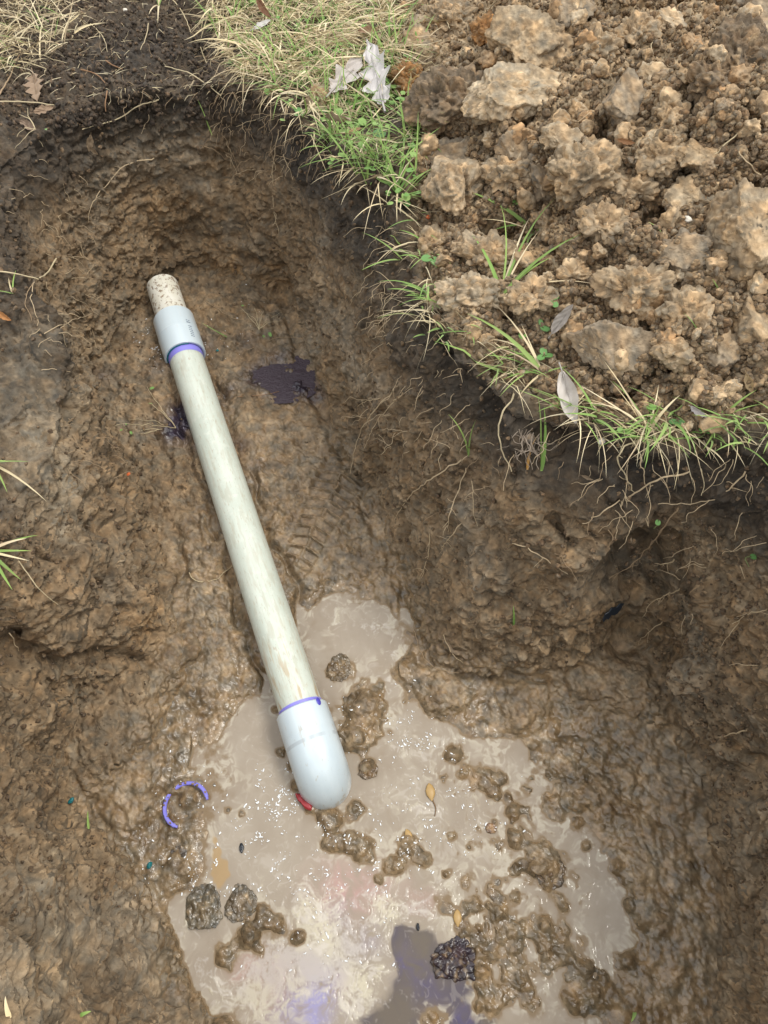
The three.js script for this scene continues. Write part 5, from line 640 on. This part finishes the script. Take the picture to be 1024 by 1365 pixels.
const CLOVERS = [[735, 400, 13, 3, 'bright clover sprig in the middle of the bank edge'], [686, 270, 16, 1, 'single round clover leaf above the green blades on the heap'], [516, 178, 20, 1, 'single oval yellow green leaf at the trench lip'], [478, 142, 17, 3, 'clover leaves beside the white lobed leaf'], [440, 92, 14, 3, 'clover sprig in the upper turf'], [424, 150, 12, 3, 'clover at the trench lip left of the tan clod'], [402, 156, 14, 2, 'pair of green leaves hanging over the trench lip'], [704, 448, 14, 3, 'clover among the tall blades at the near edge'], [722, 440, 14, 2, 'two leaves right of the clover among tall blades'], [728, 474, 12, 3, 'low clover behind the hanging dead leaf'], [862, 542, 14, 1, 'round green leaf at the edge right of the dead leaf'], [905, 560, 12, 2, 'pale green leaves at the edge near the right clods'], [580, 345, 15, 2, 'flat green leaves at the bank edge by the left small clod'], [830, 575, 10, 2, 'tiny leaves on the edge below the straw tuft'], [1003, 738, 10, 1, 'tiny green leaf on the right bank'], [873, 688, 9, 1, 'small green leaf beside the brown root on the wall'], [460, 62, 12, 3, 'clover sprig near the middle of the turf'], [350, 62, 11, 3, 'clover sprig at the left of the turf'], [538, 268, 12, 3, 'small leaves below the lip tuft'], [500, 225, 11, 3, 'leaves at the left of the lip tuft'], [790, 375, 12, 2, 'dark green leaves behind the brown leaf'], [940, 570, 9, 2, 'tiny leaves at the far right of the edge']];
CLOVERS.forEach(([px, py, w, n, label], i) => { const p = onSurf(px, py, .012), f = project(p.x, p.y, p.z)[2], s = w * f / FPX, t = base('clover', p.toArray(), label, n === 1 ? 'leaf' : 'clover'), r = rng(2600 + i), a0 = r() * 6; for (let k = 0; k < n; k++) { const m = mesh('leaf', leafletGeo, LM[i % 3], t); m.scale.setScalar(s); m.rotation.set((r() - .5) * .5, a0 + k * 6.283 / 3 + r() * .3, (r() - .5) * .5, 'YXZ'); } mesh('stem', taperTube([V(0, 0, 0), V((r() - .5) * .01, -.012, (r() - .5) * .01), V((r() - .5) * .02, -.03, (r() - .5) * .02)], .0009, .0009, 5, 3), stemMat, t); });
{ // small round leaves of weeds all through the turf
  const r = rng(55), gs = []; for (let q = 0; q < 900 && gs.length < 190; q++) { const px = 300 + r() * 260, py = r() * 280; if (!inPoly(px, py) || r() > clamp(.3 + 2 * n3(px * .025, py * .03, 12) + (py > 120 ? .35 : 0))) continue; const p = onSurf(px, py, .008 + .03 * r()), g = leafletGeo.clone(), s = .011 + .016 * r(); g.rotateX((r() - .5) * .9); g.rotateY(r() * 6.3); g.scale(s, s, s); g.translate(p.x, p.y, p.z); const c = mix3([.14, .30, .06], [.30, .44, .12], r()), C = new Float32Array(g.attributes.position.count * 3); for (let i = 0; i < C.length; i += 3) C.set(c, i); g.setAttribute('color', new THREE.BufferAttribute(C, 3)); gs.push(g); }
  tag(mesh('weed_leaves', BGU.mergeGeometries(gs), bladeMat), 'small round green weed leaves scattered through the turf', null, null, 'stuff'); }
// uprooted weeds in the trench
function weed(px, py, label, tips, greens) { const o = onSurf(px, py, .004), t = base('weed', o.toArray(), label, 'weed'), r = rng(px); for (const [tx, ty, l, w] of tips) { const e = onSurf(tx, ty, l / 1000).sub(o); mesh('stem', taperTube([V(0, 0, 0), e.clone().multiplyScalar(.5).add(V((r() - .5) * .02, .008, (r() - .5) * .02)), e], w / 1000, w / 2200, 5, 6, .006), STRAW, t); } for (const [tx, ty, w] of greens) { const e = onSurf(tx, ty, .01).sub(o), m = mesh('leaf', leafletGeo, LM[1], t), f = 2.3; m.position.copy(e); m.scale.set(w * f / FPX * .45, w * f / FPX * .6, w * f / FPX * .75); m.rotation.set((r() - .5) * .8, r() * 6, (r() - .5) * .6); } }
weed(234, 572, 'uprooted weed with pale twiggy stems lying left of the pipe', [[150, 566, 6, 1.4], [165, 576, 5, 1.2], [175, 560, 8, 1.1], [200, 540, 14, 1.4], [196, 520, 16, 1.2], [168, 582, 5, 1.2], [210, 568, 6, 1.4], [186, 580, 4, 1]], [[200, 521, 10], [178, 582, 9], [160, 574, 7], [198, 540, 8], [170, 566, 6]]);
weed(345, 440, 'small withered weed lying on the mud right of the coupling', [[322, 412, 8, 1.1], [352, 418, 10, 1.2], [372, 430, 8, 1], [376, 418, 8, 1], [340, 412, 9, 1.1], [330, 420, 6, 1]], [[358, 444, 12], [326, 411, 7], [350, 448, 8]]);
weed(48, 172, 'small dry weed standing on the soil at the upper left', [[30, 160, 14, 1.4], [24, 186, 8, 1.2], [38, 150, 16, 1.2], [56, 196, 6, 1.2], [20, 200, 5, 1]], [[62, 172, 8]]);

// fallen leaves: an outline by angle, cupped, with ribs
function leafGeo(lobes, depth, curl, seed, N = 46, M = 12) { const P = [], I = [], tooth = t => { const u = t * lobes; const f = u - Math.floor(u); return f < .7 ? f / .7 : (1 - f) / .3; };
  for (let i = 0; i <= N; i++) for (let j = 0; j <= M; j++) { const t = i / N, s = j / M * 2 - 1, side = s < 0 ? 1 : 2; let w = (lobes ? .62 : .46) * Math.pow(Math.sin(Math.PI * Math.min(1, t * .97 + .03)), .75) * (1 - .25 * t); if (lobes) w *= 1 - depth * 1.1 * (1 - tooth(t + side * .03)) * (t > .06 ? 1 : 0); w *= 1 + .16 * n3(t * 5 + seed, side * 3, 1);
    const x = s * w + .08 * n3(t * 2, seed, 4), fw = lobes ? s * s * .12 * t : 0, z = -1 + 2 * t - fw; const lift = curl * (.9 * Math.abs(s) ** 1.4 * w + .28 * (t - .35) ** 2 * 2) + .10 * n3(x * 3 + seed, z * 2.4, 3) + .02 * Math.cos(s * 9 + t * 26); P.push(x * (1 - .25 * curl * Math.abs(s)), lift, z); }
  for (let i = 0; i < N; i++) for (let j = 0; j < M; j++) { const a = i * (M + 1) + j, b = a + M + 1; I.push(a, b, a + 1, b, b + 1, a + 1); } const g = new THREE.BufferGeometry(); g.setAttribute('position', new THREE.Float32BufferAttribute(P, 3)); g.setIndex(I); g.computeVertexNormals(); return g; }
const dl = c => new THREE.MeshPhysicalMaterial({ name: 'dead_leaf', color: new THREE.Color(...c), side: THREE.DoubleSide, roughness: .7, transmission: .15, thickness: 0 });
const LEAVES = [
  [518, 104, 88, 4, .55, .25, [.62, .58, .56], [.25, 3.2, -.1], 'white lobed dead leaf standing at the turf edge', 1], [458, 124, 66, 3, .5, .5, [.50, .45, .41], [.2, 2.6, .2], 'pale grey curled dead leaf in the turf left of the white lobed one', 1], [764, 530, 62, 0, 0, .7, [.58, .53, .47], [.55, .2, .1], 'pale dead leaf hanging over the bank edge', 0], [804, 376, 30, 0, 0, .5, [.26, .11, .05], [.5, 2.4, .3], 'reddish brown leaf under the wide rounded clod', 0], [756, 428, 40, 0, 0, .6, [.36, .32, .28], [.2, 2.0, .2], 'grey curled dead leaf on the bank edge clods', 0], [458, 182, 52, 3, .15, .6, [.30, .22, .14], [.1, .6, -.3], 'curled brown dead leaf at the trench lip under the pale ones', 0], [492, 66, 26, 0, 0, .5, [.24, .14, .07], [.3, 1.1, .2], 'small brown leaf in the upper turf', 0], [362, 28, 26, 0, 0, .6, [.25, .12, .06], [.6, .5, .5], 'small dark brown leaf near the top of the turf', 0], [345, 54, 24, 0, 0, .4, [.5, .48, .44], [.2, 2.2, .1], 'small grey leaf at the left of the turf', 0], [52, 124, 50, 4, .55, .3, [.27, .185, .115], [.2, .3, .1], 'brown lobed leaf flat on the soil at the upper left', 0], [60, 152, 24, 3, .4, .4, [.27, .18, .11], [.2, 2, .2], 'small torn brown leaf below the lobed one at the upper left', 0], [42, 172, 26, 0, 0, .5, [.26, .18, .12], [.2, 1, .2], 'small brown leaf scrap on the left bank top', 0], [116, 190, 20, 0, 0, .4, [.28, .2, .12], [.4, .4, .2], 'small tan leaf scrap on the far end wall', 0], [122, 200, 13, 0, 0, .4, [.28, .2, .12], [.4, 1.4, .2], 'tiny tan leaf scrap below the other one on the far end wall', 0], [935, 546, 22, 3, .4, .5, [.5, .45, .43], [.3, .8, .3], 'small pale torn leaf near the right end of the edge', 0], [840, 192, 20, 0, 0, .6, [.42, .22, .10], [.5, .9, .3], 'rusty leaf scrap in the hollow of the heap', 0], [1004, 508, 26, 0, 0, .5, [.42, .30, .16], [.5, .3, .4], 'tan dry leaf at the right edge by the steep block', 0], [8, 420, 22, 0, 0, .4, [.45, .2, .06], [.3, 1, .2], 'orange leaf scrap at the left border of the bank', 0], [786, 634, 14, 0, 0, .3, [.25, .18, .11], [.3, 1, .2], 'brown leaf scrap on the dark scraped soil', 0], [478, 198, 16, 0, 0, .5, [.33, .2, .1], [.2, 2, .1], 'small orange brown leaf at the trench lip', 0]];
LEAVES.forEach(([px, py, w, lobes, depth, curl, col, rot, label, stem], i) => { const p = onSurf(px, py, inPoly(px, py) && py < 215 ? .05 : /hanging/.test(label) ? .035 : .014), f = project(p.x, p.y, p.z)[2], s = w * f / FPX / 1.7, t = base('dead_leaf', p.toArray(), label, 'leaf'), n = slopeN(p.x, p.z, .03); t.quaternion.setFromUnitVectors(V(0, 1, 0), n); const m = mesh('blade', leafGeo(lobes, depth, curl, 5 + i * 3), dl(col), t); m.scale.setScalar(s); m.rotation.set(...rot); const rib = mesh('midrib', taperTube([V(0, .10, -1.35), V(.02, .06, -.8), V(0, .02, -.2), V(0, .04, .5)], .03, .012, 5, 4), rootMat(col.map(v => v * .7)), t); rib.scale.setScalar(s); rib.rotation.set(...rot); });
// ---------------------------------------------------------------- small things in the mud
{ // broken violet ring
  const c = at(248, 1073, .02); { let h = 0; for (let k = 0; k < 12; k++) h += Math.max(0, hAt(c[0] + .056 * Math.cos(k / 1.91), c[2] + .056 * Math.sin(k / 1.91))) / 12; c[1] = h + .006; } const t = base('plastic_ring', c, 'broken violet plastic ring lying at the left edge of the puddle', 'ring'); const R = .053, pts = []; for (let i = 0; i <= 40; i++) { const a = 3.5 + i / 40 * 4.35; pts.push(V(Math.cos(a + 1.0) * R, .003 * Math.sin(i * .5) + .003, -Math.sin(a + 1.0) * R * .98)); }
  pts.length = 0; for (let i = 0; i <= 44; i++) { const a = .25 + i / 44 * 4.2; pts.push(V(Math.cos(a) * R, .004 + .003 * Math.sin(a * 2), -Math.sin(a) * R)); }
  const cv = new THREE.CatmullRomCurve3(pts), P = [], I = [], n = 110, prof = [[-.0042, -.003], [-.0046, .002], [-.003, .004], [.003, .004], [.0046, .002], [.0042, -.003]];
  for (let i = 0; i <= n; i++) { const q = cv.getPointAt(i / n), tg = cv.getTangentAt(i / n), sd = V(0, 1, 0).cross(tg).normalize(), w = (i < 4 || i > n - 4 ? .7 : 1) * (1 + .12 * n3(i * .23, 1, 2)); for (const [a, b] of prof) P.push(q.x + sd.x * a * w, q.y + b, q.z + sd.z * a * w); }
  const K = prof.length; for (let i = 0; i < n; i++) for (let k = 0; k < K; k++) { const a = i * K + k, b = i * K + (k + 1) % K; I.push(a, b, a + K, b, b + K, a + K); } for (let k = 1; k < K - 1; k++) { I.push(0, k, k + 1); const z = n * K; I.push(z, z + k + 1, z + k); }
  let g = new THREE.BufferGeometry(); g.setAttribute('position', new THREE.Float32BufferAttribute(P, 3)); g.setIndex(I); g = g.toNonIndexed(); g.computeVertexNormals(); mesh('ring', g, new THREE.MeshPhysicalMaterial({ name: 'violet_plastic', color: new THREE.Color(.20, .19, .62), roughness: .4 }), t);
  const r = rng(5), specks = []; for (let k = 0; k < 18; k++) { const q = cv.getPointAt(r()), b = clodGeo(k, .0016 + .002 * r(), 2, { facets: 6, tone: [.2, .14, .09] }); b.translate(q.x + (r() - .5) * .006, q.y + .005, q.z + (r() - .5) * .006); specks.push(b); } mesh('mud_specks', BGU.mergeGeometries(specks), clodMat, t);
}
const wetClod = new THREE.MeshPhysicalMaterial({ name: 'wet_clod', vertexColors: true, map: grainCol, bumpMap: grainBump, bumpScale: .002, roughness: .22 });
[[270, 1214, 48, 62, [.20, .16, .105], 'dark grey wet lump in the puddle below the purple ring, left of two'], [321, 1204, 42, 46, [.21, .165, .11], 'dark grey wet lump in the puddle below the purple ring, right of two'], [608, 1276, 66, 52, [.06, .04, .045], 'blackish purple wet lump at the bottom of the puddle'], [205, 1142, 24, 24, [.10, .085, .075], 'small dark wet lump with a teal drip at the left shore'], [238, 1138, 22, 20, [.11, .09, .07], 'small dark wet lump beside the teal dripped one'], [730, 1160, 44, 46, [.20, .135, .08], 'brown wet clod sticking out of the puddle at the right'], [655, 1104, 14, 12, [.2, .12, .07], 'tiny brown clod in the puddle in the middle'], [490, 1026, 26, 26, [.19, .125, .065], 'small round wet clod right of the elbow'], [452, 890, 30, 36, [.19, .135, .075], 'wet mud lump at the pipe in the upper puddle']].forEach(([px, py, w, h, tone, label], i) => {
  const p = at(px, py, .002), f = project(...p)[2], R = w * f / FPX / 2, R2 = h * f / FPX / 2; const m = mesh('mud_lump', clodGeo(700 + i, R, R > .03 ? 22 : 12, { facets: 6, crumb: .2, scale: [1, .22, R2 / R], tone }), wetClod); m.position.set(...p); tag(m, label, 'mud lump'); });
const paint = (c, rough = .3) => new THREE.MeshPhysicalMaterial({ name: 'paint', color: new THREE.Color(...c), roughness: rough });
const TEAL = paint([.01, .13, .14], .2), REDM = paint([.32, .03, .035], .35), BLACKP = paint([.012, .016, .022], .35), SHELL = paint([.62, .57, .48], .4), AMBER = paint([.42, .27, .10], .45), ORANGEM = paint([.62, .13, .03], .6);
function bit(name, px, py, R, s, rot, mat, label, cat, seed, lift = .003, detail = 4) { const p = onSurf(px, py, lift); if (p.y < .004 && hAt(p.x, p.z) < 0) p.set(...at(px, py, .004)); const g = clodGeo(seed, R, detail, { facets: 7, crumb: .3, scale: s }); g.deleteAttribute('color'); const m = mesh(name, g, mat); m.position.copy(p); m.rotation.set(...rot); return tag(m, label, cat); }
bit('cement_drip', 290, 468, .006, [1, .5, .8], [0, 0, 0], TEAL, 'teal drip of cement on the mud right below the coupling', 'drip', 1);
bit('cement_drip', 93, 1068, .007, [1.2, .5, .7], [0, 1, 0], TEAL, 'teal drip on the mud left of the purple ring', 'drip', 2);
bit('cement_drip', 201, 1155, .008, [1, .6, .8], [0, 1, 0], TEAL, 'teal drip on the dark lump at the left shore', 'drip', 3, .016);
bit('cement_drip', 206, 386, .005, [.8, .4, 1], [0, 1, 0], TEAL, 'teal spot beside the crusted old pipe', 'drip', 4, .004);
bit('plastic_scrap', 408, 1070, .019, [1.7, .35, .45], [.1, -.75, .2], REDM, 'dark red plastic scrap sticking out under the elbow', 'scrap', 6, .006);
bit('clay_fleck', 170, 632, .006, [1, .5, .8], [0, 1, 0], ORANGEM, 'bright orange red fleck on the mud left of the pipe', 'fleck', 7);
bit('clay_fleck', 572, 290, .007, [1, .6, .8], [0, 1, 0], ORANGEM, 'rusty fleck at the bank edge left of the cracked clod', 'fleck', 17, .006);
bit('snail_shell', 803, 587, .0085, [1, .8, 1], [0, 0, 0], SHELL, 'tiny round white shell on the dark scraped soil', 'shell', 8, .004);
bit('white_pebble', 912, 296, .010, [.8, .6, 1], [0, 1, 0], SHELL, 'small white pebble on the heap above the clay slab', 'pebble', 9, .01);
bit('white_pebble', 167, 15, .010, [.9, .6, 1], [0, 1, 0], SHELL, 'white pebble on the dark soil at the top', 'pebble', 10, .006);
bit('black_stone', 322, 1130, .009, [.6, .5, 1.2], [0, .2, 0], BLACKP, 'small black bit floating in the puddle above the dark lumps', 'bit', 12);
bit('black_seed', 557, 1236, .007, [.5, .5, 1.2], [0, 0, 0], BLACKP, 'black seed floating on the scum near the bottom', 'seed', 13);
{ // seeds afloat
  const seed = (px, py, L, label) => { const p = at(px, py, .003), t = base('seed', p, label, 'seed'); const g = new THREE.LatheGeometry([[.0001, -.5], [.16, -.36], [.27, -.1], [.24, .14], [.1, .36], [.0001, .5]].map(q => new THREE.Vector2(q[0] * L, q[1] * L)), 16); g.rotateX(Math.PI / 2); g.scale(1, .5, 1); mesh('husk', g, AMBER, t); return t; };
  const a = seed(574, 1056, .046, 'yellow winged seed floating on the puddle right of the elbow'); mesh('stalk', taperTube([V(.002, 0, .02), V(.006, 0, .04), V(0, 0, .058)], .002, .0012, 5, 4), rootMat([.2, .12, .06]), a); a.rotation.y = .15;
  seed(610, 1224, .038, 'amber droplet shaped seed near the purple lump'); seed(545, 1114, .034, 'dark amber seed in the mud streak below the elbow').rotation.y = .4; }
{ // torn black plastic on the pit wall
  const sh = new THREE.Shape(); [[-.028, -.012], [-.022, .004], [-.012, .006], [-.004, .017], [.010, .014], [.018, .022], [.030, .020], [.022, .006], [.014, -.004], [.004, -.008], [-.004, -.004], [-.012, -.016], [-.018, -.012], [-.026, -.020]].forEach((q, i) => i ? sh.lineTo(...q) : sh.moveTo(...q));
  const g = new THREE.ExtrudeGeometry(sh, { depth: .002, bevelEnabled: true, bevelSize: .0008, bevelThickness: .0008, bevelSegments: 1 }); const p = onSurf(814, 815, .006), m = mesh('plastic_scrap', g, BLACKP); m.position.copy(p); m.quaternion.setFromUnitVectors(V(0, 0, 1), slopeN(p.x, p.z, .03).add(V(0, .8, 1)).normalize()); tag(m, 'torn black plastic scrap stuck in the wall below the dark hollow', 'scrap'); }
// shavings of white plastic: uncountable
{ const r = rng(909), zones = [[390, 1080, 60, 50, 130], [350, 1100, 50, 60, 110], [480, 1110, 60, 50, 90], [250, 1050, 40, 40, 40], [560, 1000, 50, 50, 90], [530, 960, 40, 40, 50], [580, 1080, 60, 60, 70], [320, 1180, 60, 40, 70], [440, 1180, 70, 50, 70], [230, 1150, 40, 50, 40], [540, 1140, 60, 40, 60], [380, 1050, 50, 40, 60], [215, 450, 22, 34, 60], [195, 460, 20, 30, 40], [255, 470, 20, 20, 20], [300, 460, 30, 30, 26], [320, 420, 40, 30, 16], [640, 1100, 60, 60, 40], [470, 960, 30, 50, 40], [420, 1240, 80, 60, 60]];
  const geo = new THREE.BoxGeometry(1, .35, .45, 2, 1, 1); { const p = geo.attributes.position; for (let i = 0; i < p.count; i++) { const x = p.getX(i); p.setY(i, p.getY(i) + .3 * (x * x)); p.setZ(i, p.getZ(i) * (1 - .5 * Math.abs(x))); } geo.computeVertexNormals(); }
  const N = zones.reduce((s, z) => s + z[4], 0), m = new THREE.InstancedMesh(geo, new THREE.MeshStandardMaterial({ name: 'white_shavings', color: new THREE.Color(.78, .80, .80), roughness: .5 }), N), M = new THREE.Matrix4(), q = new THREE.Quaternion(); let k = 0; const ga = () => (r() + r() + r() - 1.5) * 1.1;
  for (const [cx, cy, sx, sy, n] of zones) for (let i = 0; i < n; i++) { const px = cx + ga() * sx, py = cy + ga() * sy; if (n3(px * .045, py * .045, 3) + .5 * n3(px * .13, py * .13, 5) < -.02 + .35 * r()) { i -= r() < .93 ? 1 : 0; continue; } let p = hit(px, py); if (p.y < .002) p = V(...at(px, py, .0015)); else p.y += .0015; q.setFromEuler(new THREE.Euler((r() - .5) * .7, r() * 6, (r() - .5) * .7)); const s = .0022 + .0055 * r() ** 2.5; m.setMatrixAt(k++, M.compose(p, q, V(s, s * .8, s))); }
  m.count = k; m.name = numbered('plastic_shavings'); m.castShadow = m.receiveShadow = true; scene.add(m); tag(m, 'tiny white plastic shavings scattered on the puddle and round the coupling', null, null, 'stuff'); }
renderer.render(scene, camera);
